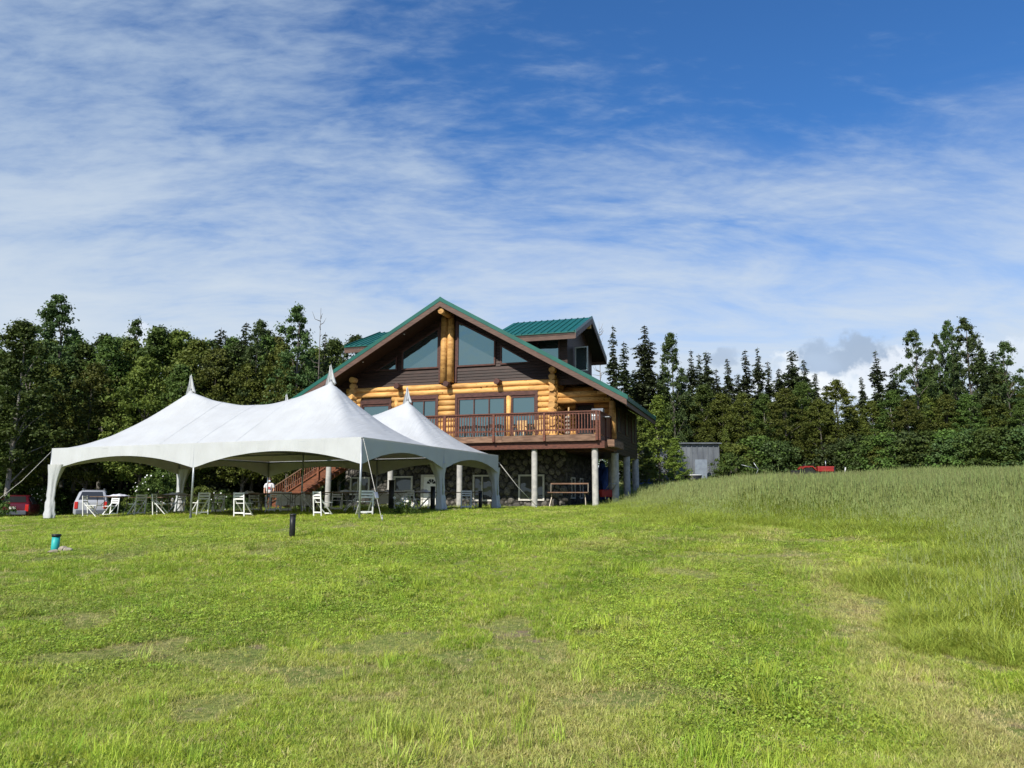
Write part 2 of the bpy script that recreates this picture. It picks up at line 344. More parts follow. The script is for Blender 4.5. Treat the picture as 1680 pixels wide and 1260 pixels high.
# ================================================================== GROUND
def axis(lo, hi, a, b, fine, coarse_n):
    left = lo + (a - lo) * (1 - (1 - np.linspace(0, 1, coarse_n)) ** 2.2)
    rightp = b + (hi - b) * np.linspace(0, 1, coarse_n) ** 2.2
    return np.unique(np.r_[left, np.arange(a, b, fine), rightp])
def build_ground():
    xs = axis(-700, 700, -26, 26, .28, 26); ys = axis(-120, 1000, -2, 44, .28, 28)
    X, Y = np.meshgrid(xs, ys, indexing='ij')
    fade = np.clip((np.hypot(X, Y - 40) - 130) / 120, 0, 1)
    Z = ground(np.clip(X, -160, 160), np.clip(Y, -60, 210)) * (1 - fade) + 4.0 * fade
    nx, ny = X.shape
    idx = np.arange(nx * ny).reshape(nx, ny)
    F = np.stack([idx[:-1, :-1], idx[1:, :-1], idx[1:, 1:], idx[:-1, 1:]], -1).reshape(-1, 4)
    m = bpy.data.materials.new('meadow_soil'); m.use_nodes = True; t = m.node_tree; b = t.nodes['Principled BSDF']
    b.inputs['Roughness'].default_value = .95; b.inputs['Specular IOR Level'].default_value = .1
    tc = N(t, 'ShaderNodeTexCoord')
    def noi(s, d, r=.6):
        n = N(t, 'ShaderNodeTexNoise'); n.inputs['Scale'].default_value = s; n.inputs['Detail'].default_value = d; n.inputs['Roughness'].default_value = r
        t.links.new(tc.outputs['Object'], n.inputs['Vector']); return n.outputs[0]
    def mixc(f, a, c):
        n = N(t, 'ShaderNodeMix', data_type='RGBA'); t.links.new(f, n.inputs[0])
        for k, q in ((6, a), (7, c)):
            if isinstance(q, tuple): n.inputs[k].default_value = (*q, 1)
            else: t.links.new(q, n.inputs[k])
        return n.outputs[2]
    c = mixc(SMOOTH(t, noi(1.2, 6), .35, .65), (.15, .195, .045), (.25, .265, .075))
    c = mixc(SMOOTH(t, noi(.33, 5), .52, .70), c, (.36, .30, .14))
    c = mixc(SMOOTH(t, noi(14, 5, .7), .45, .7), c, (.10, .14, .026))
    c = mixc(SMOOTH(t, noi(1.6, 7, .7), .55, .66), c, (.24, .18, .12))
    t.links.new(c, b.inputs['Base Color'])
    bp = N(t, 'ShaderNodeBump'); bp.inputs['Strength'].default_value = .8; bp.inputs['Distance'].default_value = .05
    t.links.new(noi(22, 6, .7), bp.inputs['Height']); t.links.new(bp.outputs[0], b.inputs['Normal'])
    o = link(bpy.data.objects.new('ground', fast_mesh('ground', np.c_[X.ravel(), Y.ravel(), Z.ravel()], F, m, True)))
    tag(o, 'mown grassy ground sloping up from the camera to the house and field', None, kind='structure')
build_ground()

# ================================================================== LOG HOUSE
HZ = 1.05
HO = Vector((4.187, 36.5, HZ))
house = empty('log_house', HO, -TH)
tag(house, 'large log house with green metal roof, wooden deck and stone basement', 'house')
OFF = (0, 0, HZ)
def hb(mb, name, material, parent=house, bevel=0): return mb.build(name, material, parent, OFF, bevel)
XR, ZR, SL = -9.07, 12.55, 0.57          # ridge x, ridge z, roof slope
Y0, Y1 = 1.3, 11.8
XE = 10.30                               # half width of the roof
def zroof(x, drop=0.0): return ZR - SL * abs(x - XR) - drop
def build_roof():
    mb = MB()
    for s in (1, -1):
        e = XR + s * XE
        mb.prism([(XR, Y0 + .04, ZR - .13), (e, Y0 + .04, zroof(e) - .13), (e, Y0 + .04, zroof(e) - .30), (XR, Y0 + .04, ZR - .30)], (0, Y1 - Y0 - .08, 0))
    roof = hb(mb, 'roof', M_soffit)
    # standing seam panels, one mesh each
    npan = 12; w = (Y1 - Y0) / npan
    for s in (1, -1):
        e = XR + s * (XE + .05)
        m0 = MB().prism([(XR, 0, ZR - .11), (e, 0, zroof(e) - .11), (e, 0, zroof(e) - .06), (XR, 0, ZR - .06)], (0, w - .012, 0))
        m0.prism([(XR, w - .05, ZR - .06), (e, w - .05, zroof(e) - .06), (e, w - .05, zroof(e) - .02), (XR, w - .05, ZR - .02)], (0, .035, 0))
        me = m0.mesh('roof_panel', M_green, OFF)
        for k in range(npan):
            o = link(bpy.data.objects.new('roof_panel', me), roof); o.location = (0, Y0 + k * w, 0)
    for s in (1, -1):
        e = XR + s * (XE + .06)
        for y0 in (Y0 - .06, Y1 - .04):
            hb(MB().prism([(XR, y0, ZR + .03), (e, y0, zroof(e) + .03), (e, y0, zroof(e) - .20), (XR, y0, ZR - .20)], (0, .10, 0)), 'rake_trim', M_green, roof)
            f = XR + s * (XE + .0)
            hb(MB().prism([(XR, y0 + .02, ZR - .20), (f, y0 + .02, zroof(f) - .20), (f, y0 + .02, zroof(f) - .50), (XR, y0 + .02, ZR - .50)], (0, .06, 0)), 'rake_board', M_fascia, roof)
        x0, x1 = sorted((e - s * .07, e))
        hb(MB().box(x0, x1, Y0 + .05, Y1 - .05, zroof(e) - .26, zroof(e) - .02), 'eave_trim', M_green, roof)
        x0, x1 = sorted((e - s * .14, e - s * .075))
        hb(MB().box(x0, x1, Y0 + .10, Y1 - .05, zroof(e) - .50, zroof(e) - .20), 'eave_board', M_fascia, roof)
    hb(MB().prism([(XR - .2, Y0 - .05, ZR - .10), (XR, Y0 - .05, ZR + .06), (XR + .2, Y0 - .05, ZR - .10)], (0, Y1 - Y0 + .1, 0)), 'ridge_cap', M_green, roof)
    hb(MB().tube([(XR, Y0 + .08, ZR - .72), (XR, 3.0, ZR - .72)], .17, 14), 'ridge_log', M_log, roof)
    for x in (-14.2, -11.6, -6.5, -3.9):
        hb(MB().tube([(x, 2.0, zroof(x) - .305), (x, 2.0, zroof(x) - .34)], .05, 10), 'downlight', M_white, roof)
    return roof
roof = build_roof()

# ---- windows
def window(poly, y, parent, frame_w=.07, depth=.05, fm=None, gm=None, name='window', mull=()):
    "flat window in a wall facing -y; poly = (x,z) outline of the glass"
    cx = sum(p[0] for p in poly) / len(poly); cz = sum(p[1] for p in poly) / len(poly)
    n = len(poly)
    # inset outline by moving every edge outwards
    outp = []
    for i in range(n):
        p0, p1, p2 = Vector(poly[i - 1]), Vector(poly[i]), Vector(poly[(i + 1) % n])
        def off(a, b):
            d = (b - a).normalized(); nn = Vector((d.y, -d.x))
            if nn.dot((a + b) / 2 - Vector((cx, cz))) < 0: nn = -nn
            return a + nn * frame_w, d
        a, d1 = off(p0, p1); b, d2 = off(p1, p2)
        den = d1.x * d2.y - d1.y * d2.x
        t = ((b - a).x * d2.y - (b - a).y * d2.x) / den
        q = a + d1 * t
        if (q - p1).length > frame_w * 2.2: q = p1 + (q - p1).normalized() * frame_w * 2.2
        outp.append(q)
    mb = MB(); vs = []; fs = []
    for i in range(n):
        vs += [(outp[i].x, y - depth, outp[i].y), (poly[i][0], y - depth, poly[i][1]), (poly[i][0], y, poly[i][1]), (outp[i].x, y, outp[i].y)]
    for i in range(n):
        a, b = 4 * i, 4 * ((i + 1) % n)
        fs += [(a, b, b + 1, a + 1), (a + 1, b + 1, b + 2, a + 2), (a, a + 3, b + 3, b), (a + 3, a + 2, b + 2, b + 3)]
    mb.add(vs, fs)
    for x in mull:
        z0, z1 = min(p[1] for p in poly), max(p[1] for p in poly); mb.box(x - .03, x + .03, y - depth + .004, y - .004, z0, z1)
    fr = hb(mb, name, fm or M_trim, parent)
    hb(MB().prism([(p[0], y - .012, p[1]) for p in poly], (0, .02, 0)), 'pane', gm or M_glass, fr)
    return fr
WB = 3.0                                 # front wall plane
gable = hb(MB().prism([(-17.6, WB + .06, 7.6), (-.5, WB + .06, 7.6), (XR, WB + .06, zroof(XR, .35))], (0, .12, 0)), 'gable_wall', M_siding)
GW = {'wl': [(-12.1, 8.97), (-9.92, 8.97), (-9.92, 11.16), (-12.1, 9.95)], 'tl': [(-13.68, 8.97), (-12.58, 8.97), (-12.58, 9.57)],
      'wr': [(-8.62, 8.97), (-6.47, 8.97), (-6.47, 10.24), (-8.62, 11.42)], 'tr': [(-6.0, 8.97), (-4.48, 8.97), (-6.0, 9.88)]}
for k in GW: window(GW[k], WB - .02, gable, .09, .06)
def spans(z):
    "x ranges of siding boards at height z"
    half = (zroof(XR, .36) - z) / SL
    rng_ = [(XR - half, XR + half)]
    cuts = [(-9.78, -8.74)]
    if z > 8.85:
        for p in GW.values():
            xs = []
            n = len(p)
            for i in range(n):
                (xa, za), (xb, zb) = p[i], p[(i + 1) % n]
                if (za - z) * (zb - z) < 0: xs.append(xa + (xb - xa) * (z - za) / (zb - za))
            if len(xs) == 2: cuts.append((min(xs) - .12, max(xs) + .12))
            elif z < 9.0: cuts.append((min(q[0] for q in p) - .1, max(q[0] for q in p) + .1))
    for c0, c1 in cuts:
        nr = []
        for a, b in rng_:
            if c1 <= a or c0 >= b: nr.append((a, b))
            else:
                if c0 > a: nr.append((a, c0))
                if c1 < b: nr.append((c1, b))
        rng_ = nr
    return [(a, b) for a, b in rng_ if b - a > .15]
z = 7.95
while z < 12.0:
    for a, b in spans(z + .085):
        hb(MB().add([(a, WB + .02, z + .168), (b, WB + .02, z + .168), (b, WB - .012, z + .006), (a, WB - .012, z + .006), (a, WB + .06, z + .168), (b, WB + .06, z + .168), (b, WB + .06, z), (a, WB + .06, z)],
                    [(0, 3, 2, 1), (4, 5, 6, 7), (0, 1, 5, 4), (3, 7, 6, 2), (1, 2, 6, 5), (0, 4, 7, 3)]), 'siding_board', M_siding, gable)
    z += .17
for x in (-9.47, -9.06):
    hb(MB().tube([(x, 2.86, 8.0), (x, 2.86, zroof(x, .5))], [.215, .20], 14), 'post_log', M_log, gable)
hb(MB().box(-9.82, -9.72, WB - .09, WB + .03, 8.0, 11.55), 'post_trim', M_trim, gable)
hb(MB().box(-8.80, -8.70, WB - .09, WB + .03, 8.0, 11.55), 'post_trim', M_trim, gable)
for x in (XR - .05, -6.1, -12.2):
    hb(MB().tube([(x, 2.32, 7.86), (x, 3.0, 7.86)], .17, 8), 'beam_end', M_trim, gable)

# ---- log walls
lw = hb(MB().box(-15.3, -2.85, WB + .02, WB + .10, 4.5, 7.95), 'log_wall', M_siding)
OPEN = [(-14.75, -12.75, 7.10), (-11.65, -9.80, 7.28), (-8.72, -3.90, 7.28)]   # door and window openings, x0, x1, top
LP = .31
for i in range(11):
    zc = 7.94 - LP * (i + .5)
    segs = [(-15.75, -2.78)]
    for x0, x1, top in OPEN:
        if zc - .1 < top and zc + .12 > 4.6:
            nr = []
            for a, b in segs:
                if x1 <= a or x0 >= b: nr.append((a, b))
                else: nr += [(a, x0), (x1, b)]
            segs = nr
    for a, b in segs:
        n = max(2, int((b - a) / .8)); pts = []; rr = []
        for k in range(n + 1):
            t = k / n; pts.append((a + (b - a) * t, WB + .0 + random.uniform(-.008, .008), zc + random.uniform(-.006, .006))); rr.append(.166 + random.uniform(-.008, .008))
        hb(MB().tube(pts, rr, 12), 'log', M_log, lw)
# corner log ends of the side walls
sw = hb(MB().box(-3.08, -2.98, WB + .15, 10.4, 4.5, 8.0), 'side_log_wall', M_siding)
for sx in (-3.02, -15.25):
    for i in range(13):
        zc = 8.40 - LP * i if i == 0 else 8.02 - LP * (i - 1)
        r = .185 + random.uniform(-.012, .018)
        y0 = 2.62 + random.uniform(-.06, .05) - (.12 if i in (3, 6, 7) else 0)
        hb(MB().tube([(sx, y0, zc), (sx + random.uniform(-.01, .01), 10.6, zc)], [r, r * .92], 12), 'corner_log', M_log, sw)
# floor-to-ceiling glazing below the log lintels
for (x0, x1, top, mul, parts) in ((-14.75, -12.75, 7.10, (), ((-14.58, -12.95),)), (-11.65, -9.80, 7.28, (-10.70,), ((-11.42, -9.98),)), (-8.72, -3.90, 7.28, (-7.62, -6.72), ((-8.50, -5.84), (-5.32, -4.10)))):
    fr = hb(MB().box(x0 - .02, x1 + .02, WB - .17, WB - .08, top - .17, top + .06).box(x0 - .02, x0 + .12, WB - .17, WB - .085, 4.62, top - .17).box(x1 - .12, x1 + .02, WB - .17, WB - .085, 4.62, top - .17), 'door_casing', M_trim, lw)
    for a, b in parts:
        window([(a, 4.78), (b, 4.78), (b, top - .30), (a, top - .30)], WB - .05, lw, .10, .07, mull=[m for m in mul if a < m < b], name='glass_door')
for x in (-5.58,):
    hb(MB().tube([(x, WB - .02, 4.62), (x, WB - .02, 7.12)], .15, 12), 'post_log', M_log, lw)
hb(MB().tube([(-12.45, WB - .02, 4.62), (-12.45, WB - .02, 7.2)], .15, 12), 'post_log', M_log, lw)

# ---- right porch bay under the eave
porch = hb(MB().box(-2.9, .05, 4.75, 4.85, 4.5, 7.6), 'porch_wall', M_siding)
for i in range(9):
    zc = 7.55 - LP * i
    hi = min(.1, XR + (zroof(XR, .5) - zc) / SL)
    for a, b in (((-2.85, hi),) if zc > 6.75 else ((-2.85, -2.15), (-1.15, .05))):
        hb(MB().tube([(a, 4.68, zc), (b, 4.68, zc)], .16, 10), 'log', M_log, porch)
hb(MB().box(-2.17, -2.07, 4.5, 4.66, 4.62, 6.75).box(-1.25, -1.15, 4.5, 4.66, 4.62, 6.75).box(-2.07, -1.25, 4.5, 4.66, 6.65, 6.75), 'door_casing', M_trim, porch)
hb(MB().box(-2.07, -1.25, 4.6, 4.64, 4.62, 6.65), 'door', M_black, porch)
for zc, x1 in ((7.05, -.12), (6.73, .05)):
    hb(MB().tube([(-2.85, 3.05, zc), (-1.4, 3.04, zc + .01), (x1, 3.05, zc)], .165, 12), 'beam_log', M_log, porch)
hb(MB().tube([(.15, 3.1, 4.62), (.15, 3.1, 6.62)], [.2, .18], 14), 'post_log', M_log, porch)
hb(MB().box(-.55, .02, 2.6, 2.75, 6.95, 7.12, Matrix.Translation((0, 0, 0))), 'brace', M_log, porch)
# ---- dark side wall of the upper floor, standing on concrete posts
sidew = hb(MB().box(-.02, .08, 3.45, 11.5, 3.95, 6.75), 'side_wall', M_siding)
z = 3.93
while z < 6.7:
    hb(MB().box(.08, .11, 3.45, 11.5, z, z + .16), 'siding_board', M_siding, sidew); z += .175
for y0, y1, z0, z1 in ((4.6, 5.6, 5.2, 6.4), (7.2, 8.2, 5.2, 6.4), (9.4, 10.3, 4.9, 6.3)):
    fr = hb(MB().box(.11, .16, y0 - .08, y1 + .08, z0 - .08, z0).box(.11, .16, y0 - .08, y1 + .08, z1, z1 + .08).box(.11, .16, y0 - .08, y0, z0, z1).box(.11, .16, y1, y1 + .08, z0, z1), 'window', M_trim, sidew)
    hb(MB().box(.112, .125, y0, y1, z0, z1), 'pane', M_glassdark, fr)
hb(MB().box(-2.5, .04, 3.2, 11.5, 3.98, 4.3), 'floor_joists', M_trim)
hb(MB().box(-2.6, .0, 11.4, 11.5, 4.3, 6.8), 'rear_wall', M_siding)
hb(MB().box(-15.6, -2.6, 11.3, 11.5, 1.0, 8.5), 'rear_wall', M_siding)

# ---- dormers: a cross gable running through the roof
DR_Y, DR_Z, DE_Y, DE_Z = 7.7, 12.42, 3.35, 10.64
DSL = (DR_Z - DE_Z) / (DR_Y - DE_Y)
for s, lab in ((1, 'right'), (-1, 'left')):
    xo = XR + s * 7.17; xi = XR + s * 2.2; xw = XR + s * 6.45
    dm = hb(MB().box(min(xw, xw - s * .12), max(xw, xw - s * .12), 4.5, 10.9, 8.2, 10.75), 'dormer', M_siding)
    # gable end above the side wall
    hb(MB().prism([(xw - s * .06, 4.5, 10.75), (xw - s * .06, 10.9, 10.75), (xw - s * .06, DR_Y, DR_Z - .35)], (s * .05, 0, 0)), 'gable_end', M_siding, dm)
    # front wall as boards around one window
    wx0, wx1 = sorted((XR + s * 4.72, XR + s * 5.92))
    x0, x1 = sorted((xi, xw))
    hb(MB().box(x0, x1, 4.56, 4.64, 8.2, 11.0), 'front_wall', M_siding, dm)
    z = 8.5
    while z < 10.95:
        for a, b in ((x0, wx0 - .08), (wx1 + .08, x1)) if 9.0 < z + .08 < 10.5 else ((x0, x1),):
            hb(MB().box(a, b, 4.52, 4.556, z, z + .16), 'siding_board', M_siding, dm)
        z += .17
    window([(wx0, 9.05), (wx1, 9.05), (wx1, 10.40), (wx0, 10.40)], 4.53, dm, .08, .06)
    # roof slopes with metal panels
    a0, a1 = sorted((xi, xo))
    for sy in (-1, 1):
        ye = DR_Y + sy * (DR_Y - DE_Y)
        hb(MB().prism([(a0, DR_Y, DR_Z - .08), (a0, ye, DE_Z - .08), (a0, ye, DE_Z - .22), (a0, DR_Y, DR_Z - .22)], (a1 - a0, 0, 0)), 'dormer_soffit', M_soffit, dm)
        npan = 13; w = (a1 - a0) / npan
        m0 = MB().prism([(0, DR_Y, DR_Z - .07), (0, ye - .0 + sy * .04, DE_Z - .07 - .016), (0, ye + sy * .04, DE_Z - .03 - .016), (0, DR_Y, DR_Z - .03)], (w - .012, 0, 0))
        m0.prism([(w - .10, DR_Y, DR_Z - .03), (w - .10, ye + sy * .04, DE_Z - .046), (w - .10, ye + sy * .04, DE_Z - .006), (w - .10, DR_Y, DR_Z + .012)], (.05, 0, 0))
        me = m0.mesh('roof_panel', M_green, OFF)
        for k in range(npan):
            o = link(bpy.data.objects.new('roof_panel', me), dm); o.location = (a0 + k * w, 0, 0)
        hb(MB().box(a0, a1, min(ye, ye - sy * .06), max(ye, ye - sy * .06), DE_Z - .44, DE_Z - .225), 'eave_board', M_fascia, dm)
        q0, q1 = sorted((xo, xo + s * .05))
        hb(MB().prism([(q0, DR_Y, DR_Z + .05), (q0, ye, DE_Z + .05), (q0, ye, DE_Z - .12), (q0, DR_Y, DR_Z - .12)], (q1 - q0, 0, 0)), 'rake_trim', M_green, dm)
        hb(MB().prism([(q0 - .003 * s, DR_Y, DR_Z - .12), (q0 - .003 * s, ye, DE_Z - .12), (q0 - .003 * s, ye, DE_Z - .42), (q0 - .003 * s, DR_Y, DR_Z - .42)], (q1 - q0, 0, 0)), 'rake_board', M_fascia, dm)
    hb(MB().tube([(xw, DR_Y, DR_Z - .6), (xo - s * .05, DR_Y, DR_Z - .6)], .14, 12), 'ridge_log', M_log, dm)
    # the side window stands open
    xs_ = xw + s * .012
    y0, y1, z0, z1 = 6.9, 7.9, 8.9, 10.25
    q0, q1 = sorted((xs_, xs_ + s * .05))
    fr = hb(MB().box(q0, q1, y0 - .08, y1 + .08, z1, z1 + .08).box(q0, q1, y0 - .08, y0, z0, z1).box(q0, q1, y1, y1 + .08, z0, z1), 'window', M_trim, dm)
    hb(MB().box(min(xs_, xs_ + s * .02), max(xs_, xs_ + s * .02), y0, y1, z0, z1), 'pane', M_glassdark, fr)
    if s > 0:
        T = Matrix.Translation((xs_ + .06, y0 - .9, 0)) @ Matrix.Rotation(R(-8), 4, 'Z')
        sash = hb(MB().box(0, .8, 0, .05, z0 - .1, z0 - .03, T).box(0, .8, 0, .05, z1 - .07, z1, T).box(0, .07, 0, .05, z0 - .03, z1 - .07, T).box(.73, .8, 0, .05, z0 - .03, z1 - .07, T), 'open_sash', M_frame, dm)
        hb(MB().box(.07, .73, .015, .03, z0 - .03, z1 - .07, T), 'pane', M_glass, sash)

# ---- deck
DX0 = -13.0
deck = hb(MB().box(DX0, 0, .06, 3.0, 4.52, 4.62), 'deck', M_rim)
hb(MB().box(DX0, -4.94, -.04, .045, 4.32, 4.64), 'rim_board', M_rim, deck)
hb(MB().box(-4.93, .04, -.04, .045, 4.325, 4.645), 'rim_board', M_rim, deck)
hb(MB().box(.0, .05, .05, 3.2, 4.32, 4.62), 'rim_board', M_rim, deck)
hb(MB().box(DX0, .3, .14, .30, 3.97, 4.318), 'beam', M_deckred, deck)
hb(MB().box(.31, .66, .80, 3.4, 4.07, 4.42), 'beam', M_rim, deck)
hb(MB().box(.06, .30, .32, 3.4, 3.98, 4.315), 'beam', M_deckred, deck)
for k in range(10):
    hb(MB().box(-12.8 + k * 1.38, -12.75 + k * 1.38, .32, 3.0, 4.30, 4.515), 'joist', M_trim, deck)
hb(MB().box(DX0, .04, -.10, .06, 5.74, 5.80), 'top_rail', M_deckred, deck)
hb(MB().box(DX0, .0, -.045, .0, 4.84, 4.92), 'bottom_rail', M_deckred, deck)
hb(MB().box(DX0, .0, -.045, .0, 5.64, 5.73), 'upper_rail', M_deckred, deck)
PX = [-.03, -2.68, -5.36, -8.06, -10.78, -12.95]
pm = MB().box(-.06, .06, -.135, -.046, 4.34, 5.738).mesh('rail_post', M_deckred, OFF)
for x in PX: link(bpy.data.objects.new('rail_post', pm), deck).location.x = x
bmsh = MB().box(-.022, .022, -.075, -.047, 4.70, 5.70).mesh('baluster', M_deckred, OFF)
x = -.18
while x > DX0 + .1:
    if min(abs(x - q) for q in PX) > .09: link(bpy.data.objects.new('baluster', bmsh), deck).location.x = x
    x -= .148
hb(MB().box(-.02, .12, .06, 3.1, 5.74, 5.80), 'top_rail', M_deckred, deck)
for y0, y1 in ((.12, 1.5), (1.62, 2.9)):
    for k in range(8):
        w = (y1 - y0) / 8; hb(MB().box(.05, .075, y0 + k * w, y0 + (k + 1) * w - .012, 4.65, 5.735), 'rail_board', M_deckred, deck)
for y0 in (.0, 1.50, 2.9): hb(MB().box(.03, .135, y0, y0 + .11, 4.34, 5.738), 'rail_post', M_deckred, deck)
# ---- concrete posts
for (x, y, zt, r) in ((-.24, .4, 3.97, .155), (-3.34, .4, 3.97, .15), (-7.4, .4, 3.97, .15), (-11.4, .4, 3.97, .15), (-15.2, .4, 4.3, .15), (.0, 4.4, 3.95, .2), (.0, 8.05, 3.95, .2), (.0, 11.3, 3.95, .2), (-1.2, 9.6, 3.95, .2)):
    w = HO + EX * x + EY * y; g = gz(w.x, w.y) - .15
    n = 7; pts = [(x, y, g + (zt - g) * k / n) for k in range(n + 1)]
    mb = MB()
    ring = []; rd = []
    for k in range(n):
        ring += [pts[k], (x, y, pts[k + 1][2] - .012), (x, y, pts[k + 1][2] - .006)]; rd += [r, r * .995, r * .965]
    mb.tube(ring, rd, 14, smooth=False)
    hb(mb, 'concrete_post', M_conc)

# ---- stone basement
BW = 3.2
base = hb(MB().box(-15.8, -2.5, BW, BW + .25, .6, 4.3).box(-2.75, -2.5, BW + .25, 11.0, .6, 4.3), 'stone_basement', M_mortar)
BOP = [(-15.45, -14.15, 1.66, 2.72), (-12.62, -11.40, 1.70, 2.76), (-10.88, -9.62, .6, 2.82), (-7.74, -6.38, 1.34, 2.80), (-5.08, -3.60, 1.38, 2.80)]
def stone_mesh(seed):
    r = np.random.default_rng(seed); n = 8; vs = []; fs = []
    rad = 1 + r.uniform(-.16, .16, n)
    for ring, (rr, hh) in enumerate(((1.0, 0.0), (.86, .55), (.5, .92))):
        for k in range(n):
            a = 2 * math.pi * k / n; vs.append((math.cos(a) * rad[k] * rr, -hh * (1 + r.uniform(-.08, .08)), math.sin(a) * rad[k] * rr))
    vs.append((0, -1.0, 0))
    for q in range(2):
        for k in range(n): fs.append((q * n + k, q * n + (k + 1) % n, (q + 1) * n + (k + 1) % n, (q + 1) * n + k))
    for k in range(n): fs.append((2 * n + k, 2 * n + (k + 1) % n, 3 * n))
    mb = MB().add(vs, fs, True); return mb.mesh('stone', M_stone)
SM = [stone_mesh(s) for s in range(7)]
def stones():
    # dart throwing with decreasing radii: big stones first, gaps filled with small ones
    placed = []
    r_ = random.Random(3)
    cell = {}
    def ok(x, z, r):
        ci, cj = int(x / .4), int(z / .4)
        for i in range(ci - 1, ci + 2):
            for j in range(cj - 1, cj + 2):
                for (a, b, c) in cell.get((i, j), ()):
                    if (a - x) ** 2 + (b - z) ** 2 < ((c + r) * .93) ** 2: return False
        return True
    for r, tries in ((.20, 900), (.165, 2500), (.13, 6000), (.095, 11000), (.065, 9000)):
        for _ in range(tries):
            x = r_.uniform(-15.8, -2.5); zz = r_.uniform(1.0, 4.0); rr = r * r_.uniform(.9, 1.1)
            if any(a - rr * .7 < x < b + rr * .7 and c - rr * .7 < zz < d + rr * .7 for a, b, c, d in BOP): continue
            if x < -13.0 and zz > 3.4: continue
            if ok(x, zz, rr): placed.append((x, zz, rr)); cell.setdefault((int(x / .4), int(zz / .4)), []).append((x, zz, rr))
    placed.sort(key=lambda p: -p[2])
    rest = MB()
    for k, (x, zz, rr) in enumerate(placed):
        rot = r_.uniform(0, 6.28); sx, sz = r_.uniform(.95, 1.2), r_.uniform(.85, 1.0); d = min(.10, rr * r_.uniform(.35, .55))
        me = SM[k % 7]
        if k < 295:
            o = link(bpy.data.objects.new('stone', me), base); o.location = (x, BW, zz - HZ); o.rotation_euler = (0, rot, 0); o.scale = (rr * sx, d, rr * sz)
        else:
            Mx = Matrix.Translation((x, BW, zz)) @ Matrix.Rotation(rot, 4, 'Y') @ Matrix.Diagonal((rr * sx, d, rr * sz, 1))
            rest.add([Mx @ v.co for v in me.vertices], [tuple(p.vertices) for p in me.polygons], True)
    # the side wall in the shade
    for _ in range(260):
        y, zz, rr = r_.uniform(3.4, 9.5), r_.uniform(1.1, 3.9), r_.uniform(.09, .17)
        Mx = Matrix.Translation((-2.5, y, zz)) @ Matrix.Rotation(R(90), 4, 'Z') @ Matrix.Diagonal((rr * 1.1, .06, rr, 1))
        me = SM[_ % 7]; rest.add([Mx @ v.co for v in me.vertices], [tuple(p.vertices) for p in me.polygons], True)
    o = hb(rest, 'small_stones', M_stone, base); o['kind'] = 'stuff'
stones()
for i, (a, b, c, d) in enumerate(BOP):
    if i == 2: continue
    window([(a + .10, c + .10), (b - .10, c + .10), (b - .10, d - .10), (a + .10, d - .10)], BW - .005, base, .09, .09, M_frame, M_glassdark, mull=(((a + b) / 2 - .12,) if i in (0, 3) else ()))
a, b, c, d = BOP[2]
dr = hb(MB().box(a + .14, b - .14, BW - .05, BW - .01, .95, d - .14), 'entry_door', M_white, base)
hb(MB().box(a, a + .14, BW - .1, BW - .004, .9, d).box(b - .14, b, BW - .1, BW - .004, .9, d).box(a + .14, b - .14, BW - .1, BW - .004, d - .14, d), 'door_frame', M_frame, dr)
cx, cz = (a + b) / 2, d - .52
for k in range(4):
    a0, a1 = math.pi * k / 4 + .08, math.pi * (k + 1) / 4 - .08
    hb(MB().prism([(cx + math.cos(q) * r, BW - .056, cz + math.sin(q) * r) for q, r in ((a0, .09), (a0, .27), ((a0 + a1) / 2, .28), (a1, .27), (a1, .09))], (0, .005, 0)), 'fanlight', M_black, dr)
hb(MB().tube([(cx + .36, BW - .12, 1.9), (cx + .36, BW - .05, 1.9)], .03, 8), 'door_knob', M_metal, dr)
for k in range(4):
    x0, x1 = (cx - .36, cx - .04) if k % 2 == 0 else (cx + .04, cx + .30); z0, z1 = (1.15, 1.6) if k < 2 else (1.68, 2.15)
    hb(MB().box(x0, x1, BW - .062, BW - .05, z0, z1), 'door_panel', M_white, dr, .004)
for y0, y1 in ((4.5, 5.35), (6.5, 7.3)):
    fr = hb(MB().box(-2.5, -2.42, y0, y1, 1.5, 1.58).box(-2.5, -2.42, y0, y1, 2.6, 2.68).box(-2.5, -2.42, y0, y0 + .08, 1.58, 2.6).box(-2.5, -2.42, y1 - .08, y1, 1.58, 2.6), 'window', M_frame, base)
    hb(MB().box(-2.49, -2.46, y0 + .08, y1 - .08, 1.58, 2.6), 'pane', M_glassdark, fr)

